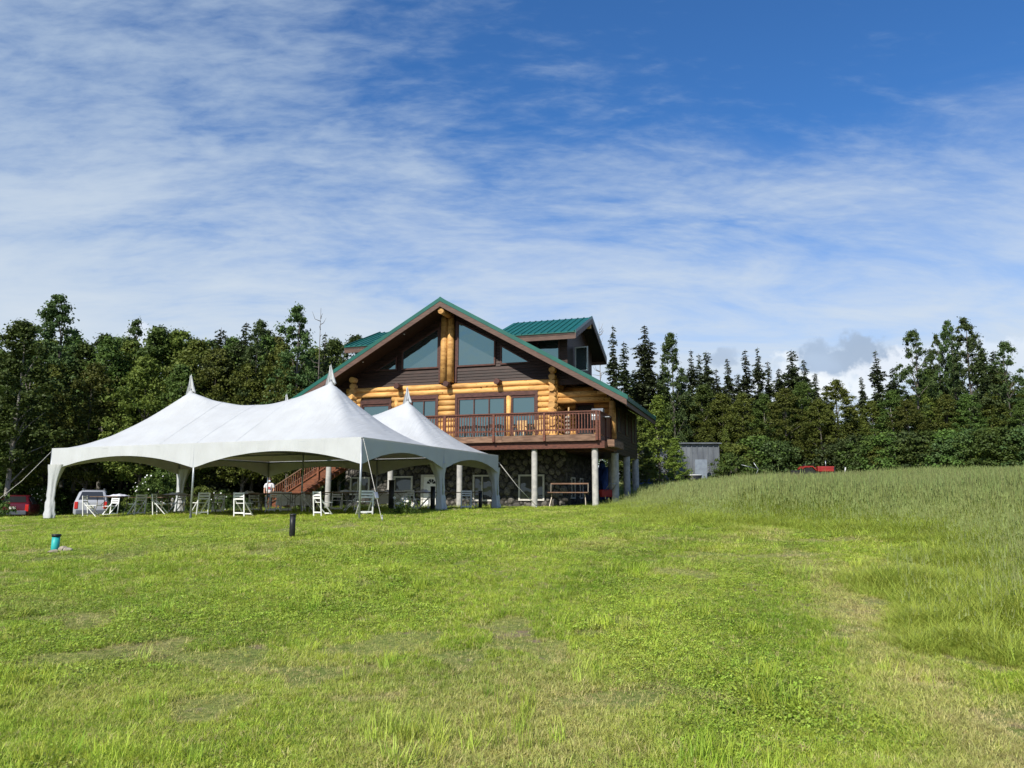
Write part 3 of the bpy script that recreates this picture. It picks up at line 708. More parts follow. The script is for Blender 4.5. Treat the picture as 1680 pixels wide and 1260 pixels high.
# ---- stairs on the left
def stairs():
    st = hb(MB().prism([(-19.5, 1.15, .85), (-19.1, 1.15, .85), (-12.9, 1.15, 4.42), (-12.9, 1.15, 4.68), (-13.1, 1.15, 4.68), (-19.5, 1.15, 1.16)], (0, .06, 0)), 'staircase', M_stair)
    hb(MB().prism([(-19.5, 2.25, .85), (-19.1, 2.25, .85), (-12.9, 2.25, 4.42), (-12.9, 2.25, 4.68), (-13.1, 2.25, 4.68), (-19.5, 2.25, 1.16)], (0, .06, 0)), 'stringer', M_stair, st)
    n = 19
    for k in range(n):
        t = (k + .5) / n; x = -19.3 + 6.3 * t; zt = .95 + 3.62 * t
        hb(MB().box(x - .17, x + .17, 1.22, 2.24, zt, zt + .04), 'tread', M_stair, st)
    for y in (1.10, 2.32):
        hb(MB().bar((-19.5, y, 1.95), (-13.0, y, 5.65), .09, .05), 'handrail', M_rim, st)
        hb(MB().bar((-19.5, y, 1.16), (-13.0, y, 4.86), .05, .07), 'lower_rail', M_stair, st)
        for k in range(44):
            t = (k + .5) / 44; x = -19.45 + 6.4 * t; zb = 1.16 + (x + 19.5) * .569
            hb(MB().box(x - .02, x + .02, y - .018, y + .018, zb, zb + .77), 'baluster', M_stair, st)
    for x in (-19.5, -16.3):
        zb = 1.16 + (x + 19.5) * .569
        hb(MB().box(x - .06, x + .06, 1.02, 1.09, zb - .5, zb + .9), 'newel_post', M_stair, st)
stairs()

# ================================================================== TENTS
TA = Vector((-4.495, 22.459, 0)); TB = 6.1
def eave(a, b): return 3.34 - .066 * a + .051 * b
def tent_world(a, b, z=0): return TA - EX * TB * a + EY * TB * b + Vector((0, 0, z))
def canopy_grid(n):
    nx, ny, h = 2 * n + 1, n + 1, n // 2
    fix = np.zeros((nx, ny), bool); val = np.zeros((nx, ny))
    fix[0] = fix[-1] = True; fix[:, 0] = fix[:, -1] = True
    for c, sgn in ((h, 1), (n + h, -1)):
        for i in range(h + 1):
            s = i / h
            X = i if sgn > 0 else nx - 1 - i
            for Y in (i, ny - 1 - i): fix[X, Y] = True; val[X, Y] = s ** 1.7
    for i in range(h, n + h + 1):
        t = (i - n) / (n - h); fix[i, h] = True; val[i, h] = .69 + .31 * abs(t) ** 2.1
    z = val.copy()
    for _ in range(5000):
        a = z.copy(); a[1:-1, 1:-1] = .25 * (z[2:, 1:-1] + z[:-2, 1:-1] + z[1:-1, 2:] + z[1:-1, :-2]); z = np.where(fix, val, a)
    pk = z.copy()
    for _ in range(6):        # soften the creases, keep the peaks
        a = z.copy(); a[1:-1, 1:-1] = .5 * z[1:-1, 1:-1] + .125 * (z[2:, 1:-1] + z[:-2, 1:-1] + z[1:-1, 2:] + z[1:-1, :-2]); z = a
    for c in (h, n + h): z[c, h] = 1.0; 
    return z
NG = 64
CZ = canopy_grid(NG)
def tent(b0, label):
    o = tent_world(1, b0 + .5); root = empty('frame_tent', (o.x, o.y, gz(o.x, o.y)), -TH)
    tag(root, label, 'tent', 'white frame tents joined side by side')
    oz = root.location.z
    def L(a, b, z): return Vector((-(a - 1) * TB, (b - b0 - .5) * TB, z - oz))
    def bld(mb, name, m, parent=root): return mb.build(name, m, parent)
    # canopy skin with thickness
    n = NG; nx, ny = CZ.shape
    vt = []
    for i in range(nx):
        for j in range(ny):
            a, b = i / n, b0 + j / n
            e = eave(a, b); c_ = CZ[i, j]; w = 0
            for pc in (.5, 1.5):
                dx_, dy_ = a - pc, b - b0 - .5; an_ = math.atan2(dy_, dx_); dd_ = math.hypot(dx_, dy_)
                w += .016 * math.sin(an_ * 15 + 2 * math.sin(dd_ * 9 + pc)) * math.exp(-dd_ * 4.2) * min(1, dd_ * 9) * (1 + .6 * math.sin(an_ * 4 + pc))
            w += .007 * math.sin(a * 31 + 2 * math.sin(b * 17)) * min(1, 6 * (1 - c_) * c_)
            vt.append(L(a, b, e + 2.36 * CZ[i, j] + w))
    idx = np.arange(nx * ny).reshape(nx, ny)
    F = np.stack([idx[:-1, :-1], idx[:-1, 1:], idx[1:, 1:], idx[1:, :-1]], -1).reshape(-1, 4)
    V = np.array([tuple(v) for v in vt]); nV = len(V)
    V2 = V - np.array([0, 0, .012])
    F2 = F[:, ::-1] + nV
    me = fast_mesh('canopy', np.r_[V, V2], np.r_[F, F2], M_tent, True)
    can = link(bpy.data.objects.new('canopy', me), root)
    for a in (.75, 1.0, 1.25):
        i = int(a * n); vs = []
        for j in range(ny): vs += [V[idx[i, j]] + np.array([.015, 0, .010]), V[idx[i, j]] + np.array([-.015, 0, .010])]
        bld(MB().add(vs, [(2 * j, 2 * j + 1, 2 * j + 3, 2 * j + 2) for j in range(ny - 1)], True), 'seam', M_seam, can)
    # scalloped valances, one for each side; each hangs between the legs
    sides = [((0, b0), (0, b0 + 1)), ((2, b0), (2, b0 + 1))] + ([((0, 0), (1, 0)), ((1, 0), (2, 0))] if b0 == 0 else [((0, 2), (1, 2)), ((1, 2), (2, 2))])
    for (a0, c0), (a1, c1) in sides:
        cx, cy = (a0 + a1) / 2 - 1, (c0 + c1) / 2 - (b0 + .5)
        on = Vector((-(1 if a0 == a1 and a0 == 2 else -1 if a0 == a1 else 0), (c0 - b0 - .5) * 2 if c0 == c1 else 0, 0)) * .035
        vs = []; K = 40; rows = 5
        for k in range(K + 1):
            t = k / K; a, b = a0 + (a1 - a0) * t, c0 + (c1 - c0) * t
            drop = .34 + .46 * abs(2 * t - 1) ** 2.0
            for r in range(rows):
                q = r / (rows - 1)
                ripple = .02 * math.sin(t * 46 + a * 5 + b * 9) * q + .012 * math.sin(t * 17) * q
                p = L(a, b, eave(a, b) + .015 - drop * q); p += on * (1 + ripple * 18)
                vs.append(p)
        fs = [(k * rows + r, k * rows + r + 1, (k + 1) * rows + r + 1, (k + 1) * rows + r) for k in range(K) for r in range(rows - 1)]
        nn = len(vs); th = on.normalized() * .008
        vs2 = [p - th for p in vs]
        mb = MB().add(vs, fs, True).add(vs2, [tuple(reversed(f)) for f in fs], True)
        bld(mb, 'valance', M_tent)
    # frame: eave beams, cross beam and legs
    legs = [(a, b) for a in (0, 1, 2) for b in ((0, 1) if b0 == 0 else (2,))]
    for a, b in legs:
        w = tent_world(a, b); g = gz(w.x, w.y)
        bld(MB().tube([L(a, b, g - .05), L(a, b, eave(a, b) - .05)], .035, 10), 'leg', M_metal)
        bld(MB().box(-.12, .12, -.12, .12, 0, .015, Matrix.Translation(L(a, b, g))), 'base_plate', M_metal)
    for (p, q) in [((0, b0), (2, b0)), ((0, b0 + 1), (2, b0 + 1)), ((0, b0), (0, b0 + 1)), ((1, b0), (1, b0 + 1)), ((2, b0), (2, b0 + 1))]:
        bld(MB().tube([L(*p, eave(*p) - .06), L(*q, eave(*q) - .06)], .033, 8), 'eave_beam', M_metal)
    for c in (.5, 1.5):
        b = b0 + .5
        bld(MB().tube([L(c, b, eave(c, b) + .75), L(c, b, eave(c, b) + 2.36)], .04, 8), 'king_pole', M_metal)
        for d in ((c - .5, b0), (c + .5, b0), (c - .5, b0 + 1), (c + .5, b0 + 1)):
            bld(MB().tube([L(c, b, eave(c, b) + .78), L(*d, eave(*d) - .05)], .008, 5), 'cable', M_metal)
        # lopsided vinyl cap flag over the mast
        p = L(c, b, eave(c, b) + 2.28); vs = []; K = 9
        for k in range(K + 1):
            t = k / K; ang = -.5 + t * 3.4
            r = .30 * (.25 + .75 * math.sin(min(1, t * 1.15) * math.pi * .5))
            vs += [p + Vector((math.cos(ang) * r * .95 + .02, math.sin(ang) * r * .55, -.02 - .10 * t)), p + Vector((math.cos(ang) * r * .6 - .01, math.sin(ang) * r * .4, .22 - .05 * t)), p + Vector((-.03, 0, .66))]
        fs = [(3 * k, 3 * k + 3, 3 * k + 4, 3 * k + 1) for k in range(K)] + [(3 * k + 1, 3 * k + 4, 3 * k + 5, 3 * k + 2) for k in range(K)]
        cap = MB().add(vs, fs, False)
        bld(cap, 'peak_cap', M_tent)
        bld(MB().tube([p + Vector((-.05, -.02, -.05)), p + Vector((-.05, -.02, .58))], .018, 6), 'mast_tip', M_tent)
    # gathered curtains tied round some of the legs
    for a, b, lx, ly in (((2, 0, .32, .0), (2, 1, .30, .0), (0, 1, -.28, -.0)) if b0 == 0 else ((0, 2, -.30, -.0),)):
        w = tent_world(a, b); g = gz(w.x, w.y); vs = []; K = 22; S = 14
        top = eave(a, b) - .55
        for s in range(S + 1):
            t = s / S; z = g + .04 + (top - g - .04) * t
            sway = t ** 3
            cx, cy = (.09 if lx > 0 else -.09) + lx * .45 * sway, 0.02
            rad = .135 + .05 * math.sin(t * 7) * (1 - t) + .12 * sway + (.06 if t < .12 else 0) - (.03 if .3 < t < .36 else 0)
            for k in range(K):
                an = 2 * math.pi * k / K; rr = rad * (1 + .20 * math.sin(an * 5 + 1.3 * t * 3) + .08 * math.sin(an * 9))
                vs.append(L(a, b, z) + Vector((cx + math.cos(an) * rr * (1 + .35 * sway), cy + math.sin(an) * rr * .6, 0)))
        fs = [(s * K + k, s * K + (k + 1) % K, (s + 1) * K + (k + 1) % K, (s + 1) * K + k) for s in range(S) for k in range(K)]
        bld(MB().add(vs, fs, True), 'gathered_curtain', M_tent)
    return root
tent(0, 'front white tent nearest the camera, two tall peaks, curtain at its left corner')
tent(1, 'rear white tent against the house, partly hidden behind the front tent')

def guy(a, b, name, label, rad=.008, strap=False):
    root = empty(name, b); tag(root, label, 'tent rope', 'tent guy lines')
    a = Vector(a) - Vector(b); 
    if strap:
        MB().bar(a, a * .34, .05, .012, (1, 0, 0)).build('webbing', M_rope, root)
        MB().box(-.05, .05, -.03, .03, -.10, .10, Matrix.Translation(a * .30) @ a.to_track_quat('Z', 'Y').to_matrix().to_4x4()).build('ratchet', M_metal, root, bevel=.01)
        MB().bar(a * .27, a * .03, .035, .010, (1, 0, 0)).build('strap_tail', M_rope, root)
    else:
        MB().tube([a, a * .5 - Vector((0, 0, .05)), (0, 0, .12)], rad, 6).build('rope', M_rope, root)
    MB().tube([(0, 0, -.1), (0, 0, .16)], .015, 8).tube([(0, 0, .15), (0, 0, .17)], .03, 8).build('stake', M_metal, root)
    return root
w = tent_world(0, 0); g = at(628, 21.3)
guy((w.x + .06, w.y - .05, eave(0, 0) - .05), g, 'guy_strap', 'wide white webbing strap staked beside the front right tent leg', strap=True)
w = tent_world(2, 0); g = at(-12, 25.2)
guy((w.x - .05, w.y, eave(2, 0) - .1), (g.x, g.y, g.z + .45), 'guy_rope', 'thin rope running down left from the left tent corner')
w = tent_world(0, 2); g = at(880, 35.3)
guy((w.x + .05, w.y, eave(0, 2) - .3), g, 'guy_rope', 'dark and white strap staked by the concrete post right of the tents', .014)

# ================================================================== FURNITURE UNDER THE TENTS
def make_chair():
    r = empty('folding_chair', (0, 0, 0))
    MB().box(-.20, .20, -.18, .23, .43, .455).build('seat', M_white, r, bevel=.008)
    for s in (-1, 1):
        MB().bar((s * .215, -.20, 0), (s * .205, -.27, .80), .042, .028, (0, 1, 0)).build('leg', M_white, r, bevel=.004)
        MB().bar((s * .185, -.24, .56), (s * .185, .27, 0), .042, .028, (0, 1, 0)).build('leg', M_white, r, bevel=.004)
    for zz, h in ((.765, .06), (.675, .06), (.585, .05)):
        MB().box(-.19, .19, -.275 + (.8 - zz) * .09, -.258 + (.8 - zz) * .09, zz - h / 2, zz + h / 2).build('back_slat', M_white, r)
    MB().box(-.20, .20, -.217, -.197, .10, .145).build('stretcher', M_white, r)
    MB().box(-.17, .17, .185, .205, .07, .11).build('stretcher', M_white, r)
    return r
chair0 = make_chair()
first = [True]
def place_chair(px, d, rz, label, group='white folding chairs under the tents'):
    global chair0
    o = chair0 if first[0] else copy_tree(chair0); first[0] = False
    o.location = at(px, d); o.rotation_euler = (0, 0, R(rz)); tag(o, label, 'chair', group); return o
# rz turns the seat direction away from +y (0 = faces away from the camera)
for px, d, rz, lab in (
    (152, 28.6, -82, 'leftmost white folding chair, in front of the silver car, facing right'),
    (225, 28.6, 62, 'white folding chair facing left, right of the silver car'),
    (266, 27.4, -84, 'white folding chair facing right, just right of the curtained inner leg'),
    (328, 26.6, 55, 'white folding chair directly beside the front middle tent leg'),
    (401, 25.6, -22, 'white folding chair seen from behind, between middle leg and short black post'),
    (531, 24.9, -42, 'sunlit white folding chair just right of the short black lawn post'),
    (598, 24.4, 28, 'white folding chair behind the front right tent leg'),
    (764, 33.0, 10, 'left of two white folding chairs under the right rear tent bay'),
    (776, 33.6, -60, 'right of two white folding chairs under the right rear tent bay')):
    place_chair(px, d, rz, lab)
for k, (px, d, rz) in enumerate(sorted(((290, 31.0, 70), (182, 33.5, 160), (358, 31.5, 190), (448, 29.5, 175), (470, 30.5, 200), (508, 30.0, -90), (552, 31.5, 185), (575, 29.0, 90), (655, 31.0, 185), (695, 32.5, 90), (676, 30.2, -20), (420, 33.0, 0)))):
    place_chair(px, d, rz, ORD[k] + ' shaded folding chair from the left deep under the tents', 'shaded chairs among the tables')
def make_table():
    r = empty('folding_table', (0, 0, 0))
    MB().box(-.915, .915, -.38, .38, .715, .75).build('table_top', M_tabletop, r, bevel=.01)
    for s in (-1, 1):
        mb = MB()
        for y in (-.3, .3): mb.tube([(s * .72, y * .55, .71), (s * .72, y * .55, .38), (s * .72, y, .10), (s * .72, y, 0)], .014, 6)
        mb.tube([(s * .72, -.17, .40), (s * .72, .17, .40)], .012, 6)
        mb.build('leg_frame', M_tubing, r)
        MB().tube([(s * .72, 0, .40), (s * .30, 0, .71)], .010, 6).build('brace', M_tubing, r)
    return r
tab0 = make_table(); tf = [True]
TABLES = [(190, 29.4, -18, 'folding table at far left in front of the silver car'), (296, 28.6, -20, 'folding table between the two chairs left of the middle tent leg'),
          (372, 28.6, -18, 'folding table right of the front middle tent leg'), (452, 28.4, -14, 'folding table behind the short black lawn post'),
          (545, 27.0, -18, 'folding table at front right between the two sunlit chairs'), (640, 30.6, -18, 'folding table behind the white daisies in the stone wall bay'),
          (700, 31.6, -18, 'folding table in front of the white entry door'), (752, 33.4, -18, 'folding table at far right beside the pair of chairs')]
for px, d, rz, lab in TABLES:
    o = tab0 if tf[0] else copy_tree(tab0); tf[0] = False
    o.location = at(px, d); o.rotation_euler = (0, 0, R(rz)); tag(o, lab, 'table', 'folding tables under the tents')
for px, d, rz in ((330, 32.6, -18), (410, 31.6, -18), (500, 32.4, -18), (590, 33.2, -18), (250, 33.0, -18)):
    o = copy_tree(tab0); o.location = at(px, d); o.rotation_euler = (0, 0, R(rz)); tag(o, 'shaded folding table in the back row under the tents', 'table', 'back row tables')
def cloth_heap(px, d, w, l, h, label, seed, name='cloth_heap'):
    r = np.random.default_rng(seed); n, m = 22, 14; vs = []
    for i in range(n):
        for j in range(m):
            u, v = i / (n - 1) * 2 - 1, j / (m - 1) * 2 - 1
            e = max(0, 1 - abs(u) ** 3) * max(0, 1 - abs(v) ** 4)
            vs.append((u * w / 2 * (1 + .06 * math.sin(v * 7 + seed)), v * l / 2 * (1 + .06 * math.sin(u * 9 + seed)), h * e * (.55 + .25 * math.sin(u * 3.1 + seed) + .12 * math.sin(u * 9 + v * 5)) ))
    fs = [(i * m + j, (i + 1) * m + j, (i + 1) * m + j + 1, i * m + j + 1) for i in range(n - 1) for j in range(m - 1)]
    fs += [tuple(i * m for i in range(n - 1, -1, -1))[:0] or (0, m - 1, n * m - 1, (n - 1) * m)]
    o = MB().add(vs, fs, True).build(name, M_cloth)
    p = at(px, d); o.location = (p.x, p.y, p.z + .753); o.rotation_euler = (0, 0, R(-18)); tag(o, label, 'cloth', 'crumpled cloths on the tables'); return o
cloth_heap(193, 29.4, .9, .5, .10, 'pale crumpled cloth on the far left folding table', 1)
cloth_heap(290, 28.6, .9, .5, .10, 'pale crumpled cloth on the table left of the middle tent leg', 2)
cloth_heap(412, 31.6, .8, .5, .16, 'pale crumpled cloth on the table before the person', 3)
cloth_heap(575, 27.0, .75, .5, .11, 'pale crumpled cloth on the front right folding table', 4)
cloth_heap(630, 30.6, .8, .5, .16, 'pale crumpled cloth left of the basement window', 5)
cloth_heap(690, 31.6, .7, .5, .18, 'pale crumpled cloth on the table before the entry door', 6)
def draped_table(px, d, w, label):
    root = empty('draped_table', at(px, d), R(-18)); tag(root, label, 'table')
    MB().box(-w / 2, w / 2, -.36, .36, .70, .738).build('table_top', M_tabletop, root)
    vs = []; K = 120
    per = [(-w / 2, -.38), (w / 2, -.38), (w / 2, .38), (-w / 2, .38)]
    for k in range(K):
        t = k / K * 4; i = int(t); f = t - i; p, q = per[i], per[(i + 1) % 4]
        x, y = p[0] + (q[0] - p[0]) * f, p[1] + (q[1] - p[1]) * f
        s = 1 + .035 * math.sin(k * .9) + .02 * math.sin(k * 2.3)
        vs += [(x, y, .743), (x * (1 + .02 * s), y * (1 + .05 * s), .50), (x * (1.0 + .05 * s), y * (1 + .16 * s), .26 + .02 * math.sin(k * .5))]
    fs = [(3 * k + j, 3 * ((k + 1) % K) + j, 3 * ((k + 1) % K) + j + 1, 3 * k + j + 1) for k in range(K) for j in (0, 1)] + [tuple(3 * k for k in range(K))]
    MB().add(vs, fs, True).build('tablecloth', M_white, root)
    for sx in (-1, 1):
        for sy in (-1, 1): MB().tube([(sx * (w / 2 - .1), sy * .3, 0), (sx * (w / 2 - .1), sy * .3, .70)], .015, 6).build('leg', M_tubing, root)
draped_table(482, 34.6, 1.25, 'table under a white cloth behind the short black lawn post')
draped_table(640, 35.2, 1.7, 'table under a white cloth in front of the stone basement')

# ================================================================== SMALL THINGS ON THE LAWN
def black_post(px, d, h, r, label):
    p = at(px, d); root = empty('pipe_post', p); tag(root, label, 'post', 'black pipe posts')
    MB().tube([(0, 0, -.2), (.0, 0, h * .5), (0, 0, h - .03)], r, 16).build('pipe', M_black, root)
    MB().tube([(0, 0, h - .03), (0, 0, h), (0, 0, h + .012)], [r * 1.12, r * 1.12, r * .6], 16).build('cap', M_black, root)
black_post(482, 16.3, .50, .062, 'short black pipe post standing alone on the sunny lawn')
black_post(642, 29.6, 1.18, .11, 'thick dark post behind the daisies left of the basement window')
black_post(710, 30.2, .95, .095, 'dark post in front of the white entry door')
black_post(788, 33.5, .80, .08, 'dark post right of the pair of white chairs')
p = at(98, 14.3); tp = empty('standpipe', p); tag(tp, 'turquoise plastic pipe with black cap standing in the lawn', 'pipe')
MB().tube([(0, 0, -.15), (.0, 0, .1), (.005, 0, .30)], .068, 18).build('pipe', M_teal, tp)
MB().tube([(.005, 0, .29), (.005, 0, .335)], .079, 18).build('cap', M_black, tp)
def rock_mesh(seed, s):
    bm = bmesh.new(); bmesh.ops.create_icosphere(bm, subdivisions=2, radius=1); r = random.Random(seed)
    off = [Vector((r.uniform(-1, 1), r.uniform(-1, 1), r.uniform(-1, 1))).normalized() for _ in range(7)]
    for v in bm.verts:
        k = 1
        for o in off:
            d = v.co.dot(o)
            if d > .62: k = min(k, .62 / d + .06)
        v.co *= k; v.co = Vector((v.co.x * s[0], v.co.y * s[1], v.co.z * s[2]))
    me = bpy.data.meshes.new('rock'); bm.to_mesh(me); bm.free(); me.materials.append(M_rock); return me
for k, (dx, dy, s, lab) in enumerate(((.17, -.02, (.10, .09, .09), 'tan rock right beside the turquoise pipe'), (.27, -.05, (.085, .08, .06), 'small tan rock furthest right of the turquoise pipe'), (.08, -.17, (.11, .08, .05), 'low brown rock in front of the turquoise pipe'))):
    o = link(bpy.data.objects.new('rock', rock_mesh(k, s))); o.location = (p.x + dx, p.y + dy, gz(p.x + dx, p.y + dy) + .03); tag(o, lab, 'rock', 'rocks by the turquoise pipe')
for k, (px, d, s, lab) in enumerate(((742, 28.2, (.35, .2, .07), 'flat grey slab lying by the curtained right tent leg'), (733, 28.0, (.10, .08, .09), 'small pale rock at the foot of the curtained right tent leg'))):
    o = link(bpy.data.objects.new('rock', rock_mesh(20 + k, s))); q = at(px, d); o.location = q + Vector((0, 0, .03)); tag(o, lab, 'rock', 'rocks by the right tent leg')
# bench under the deck
q = HO + EX * -1.9 + EY * 1.6
bn = empty('bench', (q.x, q.y, gz(q.x, q.y)), -TH); tag(bn, 'long grey bench with a rail back standing under the deck', 'bench')
MB().box(-1.05, 1.05, -.2, .2, .68, .73).build('seat', M_rim, bn, bevel=.008)
MB().box(-1.0, 1.0, .24, .28, 1.12, 1.19).build('backrest', M_rim, bn, bevel=.006)
for s in (-1, 1):
    MB().bar((s * .85, .1, .68), (s * .95, -.2, 0), .035, .03).bar((s * .85, -.1, .68), (s * .95, .2, 0), .035, .03).build('leg', M_tubing, bn)
    MB().bar((s * .98, .22, .6), (s * .98, .26, 1.15), .04, .04).build('back_post', M_tubing, bn)
# things on the deck
q = HO + EX * -.25 + EY * 1.3; dz = 4.62
gr = empty('grill', (q.x, q.y, dz), -TH); tag(gr, 'grey lidded grill on the deck corner behind the railing', 'grill')
MB().box(-.28, .28, -.25, .25, .80, 1.08).build('firebox', M_metal, gr, bevel=.03)
MB().prism([(-.3, -.26, 1.085), (-.3, -.28, 1.25), (-.3, -.1, 1.42), (-.3, .18, 1.42), (-.3, .26, 1.085)], (.6, 0, 0)).build('lid', M_metal, gr, bevel=.02)
for s in (-1, 1):
    for y in (-.2, .2): MB().box(s * .25 - .02, s * .25 + .02, y - .02, y + .02, 0, .80).build('leg', M_black, gr)
MB().box(.30, .62, -.2, .2, .95, .99).build('side_shelf', M_metal, gr)
def deck_chair(x, y, rz, label):
    q = HO + EX * x + EY * y; r = empty('deck_chair', (q.x, q.y, dz), -TH + R(rz)); tag(r, label, 'chair', 'wooden chairs on the deck')
    MB().box(-.28, .28, -.28, .28, .38, .44).build('seat', M_logend, r, bevel=.01)
    for k in range(4): MB().box(-.26 + k * .14, -.16 + k * .14, .24, .28, .46, 1.0).build('back_slat', M_logend, r)
    for s in (-1, 1):
        for yy in (-.25, .25): MB().tube([(s * .25, yy, 0), (s * .25, yy, .38 if yy < 0 else .62)], .04, 8).build('leg', M_logend, r)
        MB().box(s * .30 - .05, s * .30 + .05, -.3, .3, .62, .66).build('armrest', M_logend, r)
deck_chair(-4.5, 1.7, 0, 'left log chair on the deck behind the right glass door railing')
deck_chair(-3.5, 1.7, 8, 'right log chair on the deck in front of the log corner')
q = HO + EX * -1.85 + EY * 1.4
pl = empty('carved_post', (q.x, q.y, dz)); tag(pl, 'thin pale post of stacked stones standing on the deck', 'post')
MB().bar((0, 0, 0), (.05, 0, 1.55), .07, .07).build('stake', M_logend, pl)
for k in range(5): MB().tube([(0, 0, .15 + k * .2), (.0, 0, .22 + k * .2), (0, 0, .30 + k * .2)], [.10, .14, .09], 8).build('stone', M_rock, pl)

# ---- person standing behind the tables
def skin_body(name, verts, edges, radii, m, parent=None, root_i=0, sub=2):
    me = bpy.data.meshes.new(name); me.from_pydata(verts, edges, []); me.materials.append(m)
    o = bpy.data.objects.new(name, me); link(o, parent)
    sk = o.modifiers.new('skin', 'SKIN'); sk.use_smooth_shade = True
    for i, r in enumerate(radii):
        me.skin_vertices[0].data[i].radius = r if isinstance(r, tuple) else (r, r); me.skin_vertices[0].data[i].use_root = (i == root_i)
    sb = o.modifiers.new('sub', 'SUBSURF'); sb.levels = sub; sb.render_levels = sub
    return o
def person():
    p = at(441, 40.0); root = empty('person', p, R(8)); tag(root, 'person in white shirt and face mask standing behind the tables', 'person')
    V = [(0, 0, .95), (0, 0, 1.12), (0, 0, 1.32), (0, 0, 1.45), (0, -.01, 1.52), (0, -.02, 1.60), (0, -.02, 1.68), (0, -.01, 1.75)]; Rd = [(.15, .11), (.14, .10), (.16, .11), (.10, .08), .052, (.068, .082), (.078, .095), (.055, .065)]
    Ed = [(i, i + 1) for i in range(7)]
    for s in (-1, 1):
        b = len(V); V += [(s * .17, 0, 1.42), (s * .24, .02, 1.15), (s * .21, -.14, .98), (s * .18, -.22, .96)]; Rd += [.062, .045, .036, (.028, .02)]; Ed += [(3, b), (b, b + 1), (b + 1, b + 2), (b + 2, b + 3)]
        h = b + 3
        for k in range(5):
            c = len(V); dx = (k - 2) * .014
            V += [(s * .18 + dx, -.27, .955 - abs(k - 2) * .004), (s * .18 + dx, -.30 + abs(k - 2) * .008, .94)]; Rd += [.009, .007]; Ed += [(h, c), (c, c + 1)]
        b = len(V); V += [(s * .10, 0, .88), (s * .115, -.01, .50), (s * .12, .02, .09), (s * .125, -.13, .04)]; Rd += [.085, .058, .042, (.04, .03)]; Ed += [(0, b), (b, b + 1), (b + 1, b + 2), (b + 2, b + 3)]
    skin_body('body', V, Ed, Rd, M_skin, root)
    M_shirt = mat('white_shirt', (.78, .76, .77), .9, (.70, .66, .68), 5); M_jeans = mat('dark_jeans', (.03, .035, .05), .9, (.02, .024, .035), 8)
    Vs = [(0, 0, .93), (0, 0, 1.12), (0, 0, 1.32), (0, 0, 1.44)] + [(s * a, b, c) for s in (-1, 1) for a, b, c in ((.18, 0, 1.42), (.235, .015, 1.22))]
    skin_body('shirt', Vs, [(0, 1), (1, 2), (2, 3), (3, 4), (4, 5), (3, 6), (6, 7)], [(.165, .125), (.16, .12), (.18, .13), (.105, .095), .078, .072, .078, .072], M_shirt, root)
    Vj = [(0, 0, .97), (0, 0, .90)] + [(s * a, b, c) for s in (-1, 1) for a, b, c in ((.10, 0, .84), (.115, -.01, .50), (.12, .02, .08))]
    skin_body('trousers', Vj, [(0, 1), (1, 2), (2, 3), (3, 4), (1, 5), (5, 6), (6, 7)], [(.155, .12), (.165, .125), .10, .075, .065, .10, .075, .065], M_jeans, root)
    bm = bmesh.new(); bmesh.ops.create_uvsphere(bm, u_segments=16, v_segments=10, radius=1)
    def cap(name, keep, sc, loc, m):
        b = bmesh.new(); bmesh.ops.create_uvsphere(b, u_segments=18, v_segments=12, radius=1)
        bmesh.ops.delete(b, geom=[v for v in b.verts if not keep(v.co)], context='VERTS')
        me = bpy.data.meshes.new(name); b.to_mesh(me); b.free(); me.materials.append(m)
        for q in me.polygons: q.use_smooth = True
        o = bpy.data.objects.new(name, me); o.location = loc; o.scale = sc; link(o, root)
    bm.free()
    cap('hair', lambda c: c.z > .25 or (c.y > .2 and c.z > -.3), (.092, .108, .115), (0, -.015, 1.675), mat('hair', (.10, .07, .05), .8, (.06, .04, .03), 20))
    cap('face_mask', lambda c: c.y < -.2, (.082, .10, .065), (0, -.035, 1.585), mat('mask_cloth', (.62, .72, .80), .8, (.58, .68, .76), 8))
    for s in (-1, 1):
        MB().tube([(s * .03, -.118, 1.672), (s * .03, -.112, 1.672)], .011, 8).build('eye', M_black, root)
        MB().tube([(s * .085, -.02, 1.64), (s * .092, -.01, 1.69)], .018, 8).build('ear', M_skin, root)
        MB().box(s * .125 - .05, s * .125 + .05, -.2, .07, 0, .08).build('shoe', M_black, root, bevel=.02)
    MB().box(-.07, .07, -.143, -.135, 1.18, 1.30).build('shirt_print', mat('print', (.45, .10, .12), .9), root)
person()

